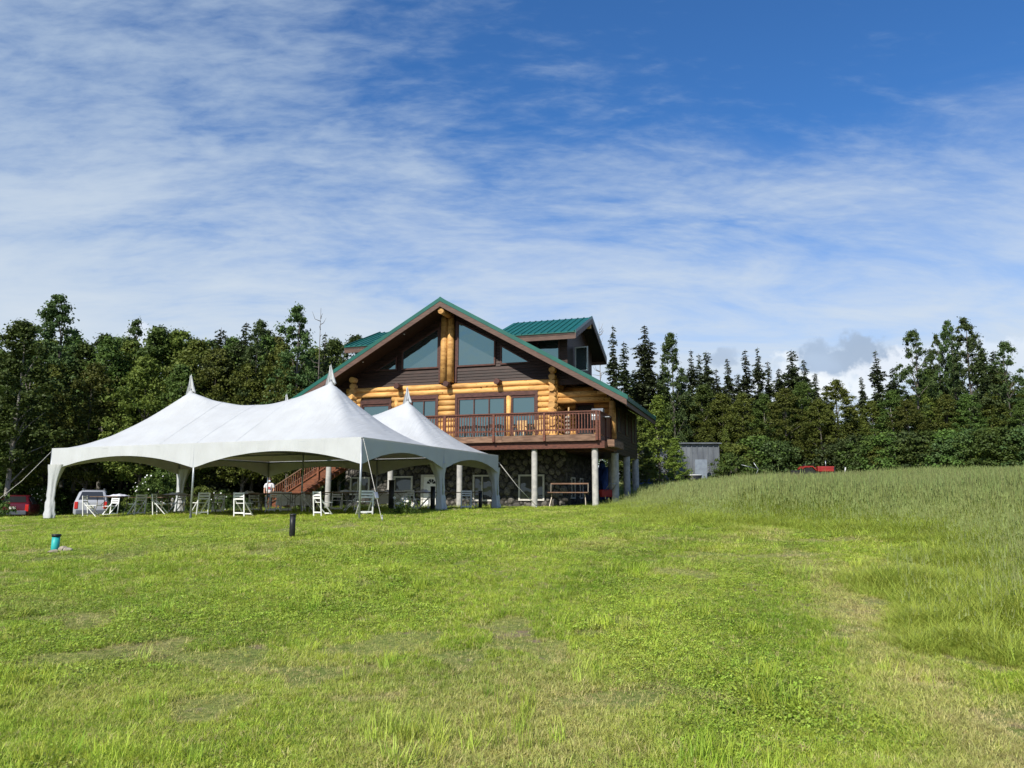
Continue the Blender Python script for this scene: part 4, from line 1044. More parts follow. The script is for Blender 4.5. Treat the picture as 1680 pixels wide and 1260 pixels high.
# ================================================================== CARS
def car(name, loc, rz, paint, stations, label, plate=True, ywin=None, rails=False):
    r = empty(name, loc, rz); tag(r, label, 'car', 'cars parked by the trees')
    # stations run along +y from the rear bumper: (y, half width, bottom, belt, roof, roof half width)
    prof = []
    for (y, hw, zb, zl, zr, hr) in stations:
        prof.append([(-hw * .88, zb), (-hw, zb + .14), (-hw * 1.0, zl * .62 + zb * .38), (-hw * .985, zl), (-hr, zr - .05), (-hr * .82, zr), (hr * .82, zr), (hr, zr - .05), (hw * .985, zl), (hw, zl * .62 + zb * .38), (hw, zb + .14), (hw * .88, zb)])
    n = 12; vs = [(x, st[0], z) for st, pr in zip(stations, prof) for x, z in pr]; fs = []
    for i in range(len(prof) - 1):
        for k in range(n): fs.append((i * n + k, (i + 1) * n + k, (i + 1) * n + (k + 1) % n, i * n + (k + 1) % n))
    fs += [tuple(range(n)), tuple(reversed(range((len(prof) - 1) * n, len(prof) * n)))]
    body = MB().add(vs, fs, True).build('body', paint, r)
    md = body.modifiers.new('bevel', 'BEVEL'); md.width = .03; md.segments = 2; md.limit_method = 'ANGLE'; md.angle_limit = .5
    def quad(name, pts, m, dz):
        pts = [Vector(q) for q in pts]; nrm = (pts[1] - pts[0]).cross(pts[2] - pts[0]).normalized(); d = Vector(dz)
        return MB().prism([q + d * .018 for q in pts], d * -.03).build(name, m, r)
    # rear glass between the second and third stations' belt and roof
    (ya, hwa, _, zla, zra, hra), (yb, hwb, _, zlb, zrb, hrb) = stations[1], stations[2]
    t0, t1 = .12, .92
    def lerp(a, b, t): return a + (b - a) * t
    quad('rear_window', [(-hra * .80, lerp(ya, yb, t0), lerp(zra, zrb, t0)), (hra * .80, lerp(ya, yb, t0), lerp(zra, zrb, t0)), (hrb * .78, lerp(ya, yb, t1), lerp(zra, zrb, t1)), (-hrb * .78, lerp(ya, yb, t1), lerp(zra, zrb, t1))], M_glassdark, (0, -(zrb - zra), (yb - ya)) if False else Vector((0, -(zrb - zra), (yb - ya))).normalized())
    for s in (-1, 1):
        for (i, j) in ywin or ((2, 3), (3, 4)):
            A, B = stations[i], stations[j]
            pts = [(s * lerp(A[1] * .985, A[5], .10), A[0] + .06, lerp(A[3], A[4] - .05, .10)), (s * lerp(B[1] * .985, B[5], .10), B[0] - .06, lerp(B[3], B[4] - .05, .10)), (s * lerp(B[1] * .985, B[5], .9), B[0] - .08, lerp(B[3], B[4] - .05, .9)), (s * lerp(A[1] * .985, A[5], .9), A[0] + .08, lerp(A[3], A[4] - .05, .9))]
            quad('side_window', pts, M_glassdark, Vector((s, 0, .35)).normalized())
        y0, hw, zb, zl = stations[0][:4]
        MB().box(s * hw - .16 if s > 0 else s * hw - .02, s * hw + .02 if s > 0 else s * hw + .16, y0 - .03, y0 + .22, zl - .30, zl + .10).build('taillight', mat('tail_lens', (.55, .02, .015), .25, spec=.6), r, bevel=.03)
        for y in (.85, stations[-1][0] - .85):
            wl = MB().tube([(s * (hw - .22), y, .33), (s * (hw + .005), y, .33)], .33, 20).build('wheel', M_rubber, r)
            MB().tube([(s * (hw + .002), y, .33), (s * (hw + .016), y, .33)], .2, 16).build('rim', M_metal, wl)
    MB().box(-hw * .9, hw * .9, y0 - .10, y0 + .1, zb + .02, zb + .26).build('bumper', mat('bumper_grey', (.10, .11, .13), .5), r, bevel=.04)
    if plate: MB().box(-.16, .16, y0 - .035, y0 + .0, zb + .34, zb + .48).build('licence_plate', mat('plate', (.6, .58, .5), .5), r)
    if rails:
        for s in (-1, 1): MB().tube([(s * .55, 1.0, stations[3][4] + .05), (s * .55, 2.6, stations[3][4] + .06)], .025, 8).build('roof_rail', M_metal, r)
M_silver = mat('silver_paint', (.34, .35, .375), .35, metal=.0, spec=.5); M_maroon = mat('maroon_paint', (.085, .008, .014), .25, spec=.6)
VAN = [(0, .80, .34, .96, 1.02, .76), (.05, .86, .28, 1.0, 1.10, .80), (.48, .88, .26, 1.02, 1.66, .66), (1.5, .90, .25, 1.0, 1.73, .66), (2.9, .90, .25, .98, 1.68, .64), (3.7, .88, .26, .96, 1.05, .74), (4.5, .80, .32, .80, .84, .70)]
SED = [(0, .78, .36, .86, .90, .74), (.06, .86, .28, .95, 1.02, .78), (.85, .89, .25, .93, 1.44, .62), (1.6, .90, .24, .92, 1.50, .62), (2.5, .90, .24, .92, 1.44, .60), (3.3, .88, .25, .90, .98, .74), (4.4, .78, .32, .74, .78, .68)]
p = at(150, 43.5); car('parked_car', p, R(25), M_silver, VAN, 'silver hatchback seen from behind at the left, under the trees', rails=True)
p = at(22, 43.5); car('parked_car', p, R(24), M_maroon, SED, 'dark red car at the left edge beside the shrubs')

# ================================================================== THE FIELD'S FAR SIDE
p = at(1336, 54)
tr = empty('tractor', p, R(-96)); tr.scale = (.82, .82, .82); tag(tr, 'small red tractor half hidden in the tall grass by the trees', 'tractor')
Tz = .25
MB().box(-.33, .33, .35, 1.75, .65 + Tz, 1.12 + Tz).build('hood', M_red, tr, bevel=.08)
MB().box(-.34, .34, 1.66, 1.80, .50 + Tz, 1.05 + Tz).build('grille', M_black, tr, bevel=.03)
MB().box(-.26, .26, -.9, 1.6, .35 + Tz, .65 + Tz).build('chassis', M_black, tr)
for s in (-1, 1):
    w_ = MB().tube([(s * .50, -.55, .62), (s * .80, -.55, .62)], .62, 22).build('rear_wheel', M_rubber, tr); MB().tube([(s * .805, -.55, .62), (s * .82, -.55, .62)], .32, 16).build('rim', M_black, w_)
    w_ = MB().tube([(s * .45, 1.35, .42), (s * .65, 1.35, .42)], .42, 20).build('front_wheel', M_rubber, tr); MB().tube([(s * .655, 1.35, .42), (s * .67, 1.35, .42)], .2, 14).build('rim', M_red, w_)
    MB().prism([(s * .45, -1.1, 1.15), (s * .45, -.9, 1.38), (s * .45, -.2, 1.38), (s * .45, .1, 1.05), (s * .45, .05, 1.0), (s * .45, -.25, 1.3), (s * .45, -.85, 1.3), (s * .45, -1.05, 1.1)], (s * .38, 0, 0)).build('fender', M_red, tr)
MB().box(-.22, .22, -.75, -.35, 1.1, 1.2).box(-.22, .22, -.80, -.72, 1.2, 1.55).build('seat', M_black, tr, bevel=.03)
MB().tube([(0, .30, 1.25), (0, .05, 1.58)], .02, 8).tube([(0, .04, 1.57), (0, .02, 1.60)], .19, 16).build('steering_wheel', M_black, tr)
MB().tube([(.18, 1.05, 1.3), (.18, 1.05, 1.85)], .04, 10).build('exhaust_pipe', M_metal, tr)
MB().box(-.7, .7, -2.0, -1.2, .6, 1.0).tube([(-.5, -1.2, .8), (-.3, -.7, .8)], .04, 6).build('implement', M_black, tr, bevel=.05)
# shed
p = at(1182, 57); sh = empty('metal_shed', p, R(-4)); tag(sh, 'grey ribbed metal shed behind the young trees', 'shed')
top = height_at(727, 1150, 57) - p.z + .0
MB().box(-6.4, -.06, .06, 3, -.5, top - .05).build('shed_core', M_metal, sh)
M_corr = mat('corrugated', (.17, .185, .20), .5, (.11, .12, .135), 2, (1, 1, .3), metal=.3, rnd=.15)
pmesh = MB().box(0, .355, .02, .055, -.4, top - .06).box(.34, .402, -.05, .058, -.4, top - .05).mesh('wall_panel', M_corr)
for k in range(16): link(bpy.data.objects.new('wall_panel', pmesh), sh).location.x = -6.45 + k * .405
MB().prism([(-6.6, -.25, top - .06), (-6.6, -.25, top + .02), (-6.6, 3.3, top + .3), (-6.6, 3.3, top + .22)], (6.8, 0, 0)).build('shed_roof', M_corr, sh)
p = at(1151, 56.2); o = MB().box(-.45, .45, -.03, .03, 0, 1.5, Matrix.Rotation(R(8), 4, 'X')).build('metal_sheet', mat('pale_sheet', (.24, .28, .33), .5, (.20, .23, .28), 4), bevel=.006); o.location = (p.x, p.y, p.z + .55); tag(o, 'pale blue sheet leaning against the grey metal shed', 'sheet')
p = at(1138, 52); bk = empty('bucket', p); tag(bk, 'black tub with a pale rim in the grass before the shed', 'tub')
MB().tube([(0, 0, .3), (0, 0, 1.0)], [.45, .6], 18).build('tub', M_black, bk); MB().tube([(0, 0, 1.0), (0, 0, 1.05)], .62, 18).build('rim', M_white, bk)
p = at(1240, 53); pi = empty('bent_pipe', p); tag(pi, 'bent pale metal bar sticking out of the grass by shrubs', 'metal bar')
MB().tube([(-.15, 0, .3), (.22, 0, 1.1), (.25, 0, 1.2), (-.05, 0, 1.65)], .022, 8).build('bar', M_metal, pi)
MB().tube([(-.9, .1, 1.5), (.1, .1, 1.25)], .02, 6).build('rod', M_metal, pi)
p = at(1386, 53); o = MB().box(-.035, .035, -.03, .03, 0, 1.0, Matrix.Rotation(R(10), 4, 'Y')).build('white_stake', M_white, bevel=.006); o.location = p; tag(o, 'white stake in the grass right of the red tractor', 'stake')
# tarped heap and wheel-less cart behind the posts
def tarp(px, d, s, label, seed):
    bm = bmesh.new(); bmesh.ops.create_icosphere(bm, subdivisions=3, radius=1); r = random.Random(seed)
    for v in bm.verts:
        k = 1 + .14 * math.sin(v.co.x * 6 + seed) * math.sin(v.co.y * 5) + .08 * math.sin(v.co.z * 9 + v.co.x * 7)
        v.co = Vector((v.co.x * s[0] * k, v.co.y * s[1] * k, max(-.05, v.co.z * k) * s[2]))
    me = bpy.data.meshes.new('tarp_heap'); bm.to_mesh(me); bm.free(); me.materials.append(M_blue)
    o = link(bpy.data.objects.new('tarp_heap', me)); o.location = at(px, d); tag(o, label, 'tarp', 'blue tarps by the house'); return o
tarp(1062, 52, (.8, .6, .95), 'blue tarp heap in the grass right of the concrete posts', 3)
tarp(990, 47.5, (.75, .7, 2.2), 'tall blue tarp heap between the concrete posts', 8)
p = at(992, 41); o = MB()
cart = empty('garden_cart', p, R(20)); tag(cart, 'dark red garden cart in the shade behind the corner post', 'cart')
MB().box(-.4, .4, -.5, .5, .35, .75).build('tray', M_red, cart, bevel=.04)
for s in (-1, 1): MB().tube([(s * .4, 0, .28), (s * .48, 0, .28)], .28, 16).build('wheel', M_rubber, cart)
MB().tube([(-.2, -.5, .7), (-.2, -1.0, 1.05), (.2, -1.0, 1.05), (.2, -.5, .7)], .02, 6).build('handle', M_metal, cart)

# ================================================================== TREES
M_leafA = leaf_mat('leaf_olive', (.060, .088, .014), (.158, .182, .034), vr=.38)
M_leafB = leaf_mat('leaf_mid', (.045, .082, .017), (.115, .172, .034), vr=.38)
M_leafC = leaf_mat('leaf_dark', (.038, .070, .020), (.095, .140, .040), vr=.32)
M_needle = leaf_mat('needle', (.034, .052, .022), (.085, .105, .042), .12, rough=.7)
M_needleY = leaf_mat('needle_young', (.085, .135, .020), (.190, .255, .042), .25)
def quads(cen, nrm, size, r, aspect=.6):
    n = len(cen)
    ref = r.normal(size=(n, 3)); t = np.cross(nrm, ref); t /= np.linalg.norm(t, axis=1, keepdims=True) + 1e-9
    b = np.cross(nrm, t); b /= np.linalg.norm(b, axis=1, keepdims=True) + 1e-9
    s = size[:, None]
    fold = nrm * s * .25
    V = np.stack([cen - t * s, cen - b * s * aspect + fold, cen + t * s, cen + b * s * aspect + fold], 1).reshape(-1, 3)
    return V, np.arange(4 * n).reshape(n, 4)
def crown(seed, h, cb, w, ncl, nleaf, leaf, csize, prof, m, lean=0.0):
    r = np.random.default_rng(seed)
    t = r.uniform(0, 1, ncl) ** .9; ang = r.uniform(0, 2 * np.pi, ncl)
    lob = 1 + .25 * np.sin(ang * 3 + seed) + r.uniform(-.18, .18, ncl)
    rad = np.array([prof(q) for q in t]) * w * np.sqrt(r.uniform(.12, 1, ncl)) * lob
    C = np.c_[np.cos(ang) * rad + lean * t, np.sin(ang) * rad, cb + (h - cb) * t]
    cs = csize * r.uniform(.5, 1.4, ncl) * (1 - .4 * t)
    which = r.integers(0, ncl, nleaf)
    d = r.normal(size=(nleaf, 3)); d /= np.linalg.norm(d, axis=1, keepdims=True); rr = np.abs(r.normal(0, .62, nleaf)) + .05
    P = C[which] + d * (cs[which] * rr)[:, None] * np.array([1, 1, .72])
    nrm = d * .7 + r.normal(size=(nleaf, 3)) * .6 + np.array([0, 0, .35]); nrm /= np.linalg.norm(nrm, axis=1, keepdims=True)
    V, F = quads(P, nrm, leaf * r.uniform(.6, 1.3, nleaf), r)
    tint = np.clip(r.uniform(0, 1, ncl)[which] * .55 + r.uniform(0, .55, nleaf), 0, 1)
    return fast_mesh('crown', V, F, m, False, {'tint': ('FACE', tint)}), C
def trunk_mesh(seed, h, r0, C, cb, m, lean=0.0, limbs=14):
    rr = random.Random(seed); mb = MB(); pts = []; rad = []
    for k in range(8):
        t = k / 7; pts.append((math.sin(t * 3 + seed) * .12 * t * 2 + lean * max(0, t - .2), math.cos(t * 2.3 + seed) * .12 * t * 2, -.4 + (h * .93 + .4) * t)); rad.append(r0 * (1 - .9 * t) + .012)
    mb.tube(pts, rad, 8)
    for c in rr.sample(list(map(tuple, C)), min(limbs, len(C))):
        zb = max(cb * .8, c[2] - 1.2 - rr.random()); f = min(.93, max(0, zb / h)); k = f * 7; i = int(k)
        bx = [pts[i][q] + (pts[min(7, i + 1)][q] - pts[i][q]) * (k - i) for q in (0, 1)]
        mb.tube([(bx[0], bx[1], zb), ((bx[0] + c[0]) / 2, (bx[1] + c[1]) / 2, (zb + c[2]) / 2 + .1), c], [.05, .035, .012], 5, caps=False)
    return mb.mesh('trunk', m)
def p_oval(t): return max(.12, math.sin(math.pi * min(1, (t * .92 + .08)) ** .85) ** .75)
def p_pop(t): return max(.08, (1 - t) ** .55 * min(1, .35 + t * 3))
def p_bush(t): return max(.2, (1 - t * t) ** .5)
def p_cone(t): return max(.05, (1 - t) ** .8)
TREES = {}
def kind(name, meshes): TREES[name] = meshes
for i in range(5):
    h, cb, w = 12, 2.6, 2.5
    cm, C = crown(100 + i, h, cb, w, 210, 24000, .092, .60, (p_oval, p_pop)[i % 2], (M_leafA, M_leafB, M_leafA, M_leafB, M_leafA)[i])
    kind('birch%d' % i, (cm, trunk_mesh(i, h, .14, C, cb, (M_bark, M_barkpale)[i % 2]), h))
for i in range(3):
    h, cb, w = 14, 3.0, 2.6
    cm, C = crown(200 + i, h, cb, w, 150, 17000, .100, .52, (p_pop, p_oval, p_pop)[i], M_leafC, lean=.4 * (i - 1))
    kind('cotton%d' % i, (cm, trunk_mesh(10 + i, h, .17, C, cb, M_bark), h))
for i in range(3):
    h, cb, w = 7, .5, 1.7
    cm, C = crown(300 + i, h, cb, w, 130, 14000, .075, .42, p_cone, (M_leafA, M_leafB, M_needleY)[i])
    kind('young%d' % i, (cm, trunk_mesh(20 + i, h, .08, C, cb, M_bark, limbs=8), h))
for i in range(4):
    h, cb, w = 2.6, .1, 1.7
    cm, C = crown(400 + i, h, cb, w, 110, 11000, .070, .40, p_bush, (M_leafB, M_leafA, M_leafB, M_leafC)[i])
    kind('shrub%d' % i, (cm, trunk_mesh(30 + i, h, .04, C, .3, M_bark, limbs=10), h))
def spruce(seed, h, w, density, m, gap=0.0):
    r = np.random.default_rng(seed); P = []; Nn = []; S = []; T = []
    z = .9; mb = MB(); mb.tube([(0, 0, -.4), (0, 0, h * .5), (0, 0, h)], [.15, .085, .012], 7)
    while z < h - .12:
        t = z / h; L0 = w * (1 - t) ** .55 * (.75 + .25 * math.sin(z * 2.1 + seed)) * r.uniform(.75, 1.15) + .10
        nb = int(r.integers(5, 8)) if t < .9 else 4
        for k in range(nb):
            if r.random() < gap: continue
            a = r.uniform(0, 6.283); L = L0 * r.uniform(.55, 1.15); drop = .30 * L + .06
            m_ = max(3, int(L * density))
            q = np.sort(r.uniform(.08, 1, m_))
            x = np.cos(a) * L * q; y = np.sin(a) * L * q; zz = z + .10 * q * (1 - q) - drop * q ** 1.4 + .14 * L * q ** 3
            side = r.normal(size=(m_, 3)) * (.10 + .12 * (1 - q))[:, None] * min(1, L) * np.array([1, 1, .5])
            P.append(np.c_[x, y, zz] + side); n_ = np.c_[r.normal(size=m_) * .5, r.normal(size=m_) * .5, np.ones(m_) * .9]; Nn.append(n_)
            S.append(r.uniform(.7, 1.2, m_) * (.145 if t < .85 else .10)); T.append(np.clip(q * .6 + r.uniform(0, .4, m_), 0, 1))
            if L > .5: mb.tube([(0, 0, z), (math.cos(a) * L * .9, math.sin(a) * L * .9, z - drop * .8)], [.02, .006], 4, caps=False)
        z += r.uniform(.14, .24)
    P = np.concatenate(P); Nn = np.concatenate(Nn); Nn /= np.linalg.norm(Nn, axis=1, keepdims=True)
    V, F = quads(P, Nn, np.concatenate(S), r, .55)
    return fast_mesh('crown', V, F, m, False, {'tint': ('FACE', np.concatenate(T))}), mb.mesh('trunk', M_bark), h
for i in range(4): kind('spruce%d' % i, spruce(500 + i, 13, (2.3, 1.9, 2.5, 2.1)[i], (34, 30, 34, 32)[i], M_needle, (.08, .2, .05, .1)[i]))
kind('thin_spruce', spruce(510, 13, 1.25, 28, M_needle, .2))
def snag(seed, h, n):
    r = random.Random(seed); mb = MB().tube([(0, 0, -.3), (.1, 0, h * .5), (.05, .05, h)], [.08, .05, .010], 7)
    for k in range(n):
        z = h * r.uniform(.45, .98); a = r.uniform(0, 6.28); L = r.uniform(.4, 1.5) * (1.15 - z / h)+.2
        mb.tube([(.08, .02, z), (math.cos(a) * L * .6, math.sin(a) * L * .6, z + .12), (math.cos(a) * L, math.sin(a) * L, z + r.uniform(.1, .7))], [.03, .018, .006], 5, caps=False)
    return mb
def plant(kindname, name, px, top, depth, label, cat='tree', group=None, width=1.0, rz=None):
    cm, tm, h = TREES[kindname]; p = at(px, depth)
    s = (height_at(top, px, depth) - p.z) / h
    e = empty(name, (p.x, p.y, p.z)); tag(e, label, cat, group)
    e.rotation_euler.z = rz if rz is not None else random.uniform(0, 6.28); e.scale = (s * width, s * width, s)
    link(bpy.data.objects.new('trunk', tm), e); link(bpy.data.objects.new('crown', cm), e); return e
GL, GRT = 'trees behind the tents', 'trees beyond the field'
L_ = lambda k, n, px, top, d, lab, w=1.0, g=GL: plant(k, n, px, top, d, lab, 'tree', g, w)
# left: named individuals that stand out on the skyline
L_('cotton0', 'cottonwood_tree', 76, 488, 54, 'tallest dark cottonwood on the left skyline', .95)
L_('birch1', 'birch_tree', 10, 530, 46, 'dark tree at the very left edge of the picture', 1.15)
L_('cotton2', 'cottonwood_tree', 206, 528, 58, 'slim tree tip rising below the small white cloud at left', .7)
L_('spruce2', 'spruce_tree', 346, 537, 52, 'dark spruce rising above the front tent\'s left peak', 1.0)
L_('spruce0', 'spruce_tree', 388, 528, 55, 'dark pointed tree left of the darker twin crown behind the tents', 1.1)
L_('cotton1', 'cottonwood_tree', 412, 528, 53, 'dark round-topped tree midway between the tent peaks', .8)
L_('cotton2', 'cottonwood_tree', 482, 506, 50, 'dark ragged cottonwood beside the bare snag, left of the house', .95)
L_('thin_spruce', 'spruce_tree', 523, 545, 50, 'thin spindly spruce just left of the green roof', .9)
for px, top, d, w, lab in ((512, 505, 49, 1.0, 'bare dead snag with crooked top left of the house'), ):
    p = at(px, d); h = height_at(top, px, d) - p.z
    e = empty('dead_snag', p); tag(e, lab, 'dead tree', GL); snag(4, h, 16).build('trunk', M_bark, e)
p = at(986, 60); h = height_at(527, 986, 60) - p.z; e = empty('dead_snag', p); tag(e, 'bare dead spruce with short twigs right beside the dormer', 'dead tree', GRT); snag(9, h, 60).build('trunk', M_barkpale, e)
# the dense birch row
FRONT = [(q[0], q[1], q[2] + 6) for q in [(70, 600, 47), (118, 566, 49), (160, 556, 48), (198, 562, 50), (240, 540, 49), (276, 546, 50), (310, 560, 47), (345, 575, 46), (372, 566, 49), (425, 550, 50), (452, 566, 47), (500, 590, 46), (530, 600, 47), (556, 600, 50), (140, 600, 45), (225, 590, 45), (285, 600, 44.5), (395, 600, 46), (470, 610, 44.5)]]
for k, (px, top, d) in enumerate(sorted(FRONT)):
    L_('birch%d' % (k % 5), 'birch_tree', px, top, d, ORD[k] + ' olive birch from the left in the row behind the tents', 1.08)
BACK = [(-40, 560, 60), (-70, 540, 54), (30, 560, 62), (60, 560, 60), (100, 555, 63), (150, 550, 62), (180, 556, 64), (260, 552, 62), (300, 560, 64), (330, 560, 60), (365, 556, 63), (440, 556, 62), (540, 560, 60), (575, 552, 58), (610, 555, 62), (505, 575, 58), (-20, 580, 49), (25, 570, 52)]
for k, (px, top, d) in enumerate(BACK):
    L_(('birch1', 'cotton1', 'birch3', 'birch0')[k % 4], 'background_tree', px, top, d, 'partly hidden tree deep in the wood left of the house', 1.05)
for px in range(120, 330, 24):     # bare lower trunks seen under the tent
    d = 56 + (px * 7 % 9); p = at(px + px % 7, d); e = empty('bare_trunk', p); tag(e, 'dark bare trunk standing in the wood behind the tents', 'tree', 'bare trunks in the wood'); MB().tube([(0, 0, -.3), (.05, 0, 3), (.1, 0, 6.5)], [.13, .11, .07], 8).build('trunk', M_bark, e)
# right side individuals
Rr = lambda k, n, px, top, d, lab, w=1.0: plant(k, n, px, top, d, lab, 'tree', GRT, w)
for k, px, top, d, w, lab in (('thin_spruce', 1010, 533, 62, 1.0, 'thin sparse spruce just right of the dormer roof'), ('thin_spruce', 1028, 560, 60, 1.4, 'short narrow spruce beside the thin sparse one near the dormer'),
    ('spruce0', 1064, 533, 62, 1.15, 'tall broad dark spruce, first big one right of the house'), ('spruce1', 1141, 573, 66, 1.0, 'pointed spruce above the grey metal shed'),
    ('spruce2', 1167, 575, 68, .95, 'spruce with wide shoulders right of the shed\'s pointed spruce'), ('thin_spruce', 1154, 580, 70, 1.1, 'narrow spruce tip between two spruces above the shed'), ('spruce3', 1202, 588, 66, .9, 'small pointed spruce left of the gap under the grey cloud'),
    ('thin_spruce', 1233, 573, 66, 1.3, 'left of a close pair of slim spruces mid right'), ('spruce1', 1254, 569, 67, .95, 'right and taller of a close pair of slim spruces mid right'), ('thin_spruce', 1270, 592, 69, 1.2, 'low slim spruce tip behind the close pair'),
    ('spruce2', 1311, 573, 64, 1.15, 'broad spruce below the left edge of the grey cloud'), ('spruce3', 1331, 590, 62, 1.0, 'spruce shoulder right of the broad one under the grey cloud'), ('spruce3', 1426, 618, 66, .9, 'small isolated spruce in the gap right of the grey cloud'),
    ('spruce1', 1453, 574, 60, 1.05, 'tall ragged spruce standing alone right of the gap'), ('spruce0', 1582, 560, 58, .9, 'dark spruce between the tall cottonwoods at far right')):
    Rr(k, 'spruce_tree', px, top, d, lab, w)
for k, px, top, d, w, lab in (('cotton0', 1111, 549, 61, .75, 'airy cottonwood between the big spruce and the shed spruces'), ('cotton1', 1517, 544, 55, .85, 'broad cottonwood crown right of the lone ragged spruce'), ('cotton2', 1560, 551, 58, .6, 'slim cottonwood left of the tallest pair at right'),
    ('cotton0', 1583, 528, 56, .6, 'left of the two tallest cottonwoods at right'), ('cotton2', 1611, 524, 54, .95, 'right of the two tallest cottonwoods at right'), ('cotton1', 1672, 562, 54, .9, 'cottonwood cut off by the right edge of the picture')):
    Rr(k, 'cottonwood_tree', px, top, d, lab, w)
RB = [(1025, 640, 58), (1048, 660, 55), (1090, 630, 60), (1130, 640, 61), (1160, 625, 62), (1190, 640, 60), (1225, 640, 59), (1262, 640, 58), (1296, 630, 57), (1325, 620, 58), (1352, 650, 56), (1382, 618, 57), (1405, 660, 60), (1440, 650, 56), (1475, 635, 54), (1500, 650, 52), (1535, 640, 53), (1565, 640, 52), (1600, 640, 51), (1640, 640, 52), (1690, 650, 50), (1720, 600, 54), (1655, 600, 56), (1540, 600, 57)]
for k, (px, top, d) in enumerate(sorted(RB)):
    Rr(('birch0', 'birch2', 'birch3', 'birch4', 'birch1')[k % 5], 'birch_tree', px, top + 8, d + 2, ORD[k] + ' green leafy tree from the left in the belt beyond the field', 1.25)
for k, (px, top, d) in enumerate([(1000, 660, 72), (1040, 650, 74), (1100, 660, 76), (1150, 650, 78), (1200, 655, 74), (1250, 650, 75), (1300, 650, 74), (1350, 660, 72), (1400, 690, 70), (1425, 690, 68), (1465, 660, 70), (1510, 650, 68), (1560, 650, 68), (1620, 650, 66), (1680, 650, 66), (960, 640, 74), (1740, 640, 62)]):
    Rr(('birch1', 'birch4', 'birch0')[k % 3], 'background_tree', px, top, d, 'hidden leafy tree filling gaps in the belt beyond the field', 1.4)
EXTRA = [(1046, 604, 64), (1093, 588, 66), (1124, 602, 64), (1183, 604, 67), (1219, 612, 66), (1288, 604, 65), (1348, 612, 63), (1366, 640, 61), (1480, 602, 60), (1536, 586, 60), (1545, 572, 62), (1632, 556, 57), (1652, 574, 58)]
for k, (px, top, d) in enumerate(EXTRA):
    Rr(('spruce2', 'spruce0', 'spruce3', 'spruce1')[k % 4], 'spruce_tree', px, top, d, ORD[k] + ' from the left of the spruces standing among the leafy belt', (1.1, .95, 1.2)[k % 3])
plant('young2', 'young_tree', 1084, 652, 53, 'bright young tree standing right of the house in front of the shed', 'tree', None, 1.25)
plant('young0', 'young_tree', 1062, 735, 50, 'low bright bush at the foot of the young tree by the house', 'tree', None, 1.5)
plant('young2', 'young_tree', 1110, 720, 51.5, 'low leafy sapling against the left part of the metal shed', 'tree', None, 1.3)
plant('young0', 'young_tree', 1194, 705, 58, 'slim sapling just right of the metal shed', 'tree', None, .9)
# shrubs
SH = [(1215, 732, 57, 1.0), (1245, 718, 58, 1.3), (1275, 726, 57, 1.1), (1300, 735, 62, 1.2), (1330, 735, 61, 1.3), (1370, 735, 60, 1.2), (1398, 716, 56, 1.1), (1430, 716, 55, 1.1), (1462, 712, 54, 1.1), (1495, 710, 53, 1.1), (1528, 708, 52, 1.1), (1560, 708, 51, 1.1), (1592, 706, 50, 1.1), (1625, 706, 49, 1.1), (1660, 704, 48, 1.1), (1695, 704, 47, 1.1), (1730, 704, 47, 1.1), (1450, 735, 54, 1.1), (1545, 730, 51, 1.1), (1640, 728, 48.5, 1.1), (1200, 745, 55, 1.0)]
for k, (px, top, d, w) in enumerate(sorted(SH)):
    plant('shrub%d' % (k % 4), 'shrub', px, top, d, ORD[k] + ' shrub from the left in the hedge along the far field edge', 'shrub', 'hedge shrubs beyond the field', w)
for k, (px, top, d, w, lab) in enumerate(((255, 776, 42, .9, 'rounded shrub with white blossom behind the left tent bay'), (215, 815, 47, .8, 'low shrub left of the blossoming shrub'), (-22, 790, 41, .8, 'shrub half covering the dark red car'), (72, 796, 53, .9, 'shrub with white blossom left of the tent corner curtain'),
    (-40, 740, 52, 1.2, 'large shrub at the left picture edge'), (330, 800, 45, .9, 'dark shrub behind the front middle tent leg'), (365, 806, 44, .9, 'shrub with white blossom left of the person'), (395, 812, 43, .8, 'low shrub just left of the person'), (182, 826, 34, .55, 'bright leafy plant in front of the silver car'))):
    plant('shrub%d' % (k % 4), 'shrub', px, top, d, lab, 'shrub', 'shrubs by the parked cars', w)
UN = [(px, 785 + (px * 13 % 30), 54 + px % 5) for px in range(-60, 560, 26)] + [(px, 745 + (px * 17 % 40), 66 + px % 6) for px in range(-80, 620, 22)]
for k, (px, top, d) in enumerate(UN):
    plant('shrub%d' % ((k + 1) % 4), 'shrub', px, top, d, 'undergrowth bush at the foot of the wood behind the tents', 'shrub', 'undergrowth of the wood', 1.5)
# white blossom on the shrubs
def blossoms(px, top, d, w, n, seed, label):
    r = np.random.default_rng(seed); p = at(px, d); h = height_at(top, px, d) - p.z
    a = r.uniform(3.4, 6.1, n); q = r.uniform(.25, .95, n); rad = w * h * .62 * np.sqrt(1 - q * q * .8)
    C = np.c_[p.x + np.cos(a) * rad, p.y + np.sin(a) * rad - .15, p.z + h * q]
    nr = np.c_[np.cos(a), np.sin(a) - .5, np.ones(n) * .4]; nr /= np.linalg.norm(nr, axis=1, keepdims=True)
    V, F = quads(C, nr, r.uniform(.03, .055, n), r, .8)
    o = link(bpy.data.objects.new('blossom', fast_mesh('blossom', V, F, M_white))); tag(o, label, 'blossom', None, 'stuff')
blossoms(255, 776, 42, .9, 18, 1, 'white blossom on the rounded shrub behind the left tent bay')
blossoms(72, 796, 53, .9, 22, 2, 'white blossom on the shrub left of the tent corner')
blossoms(365, 806, 44, .9, 12, 3, 'white blossom on the shrub left of the person')

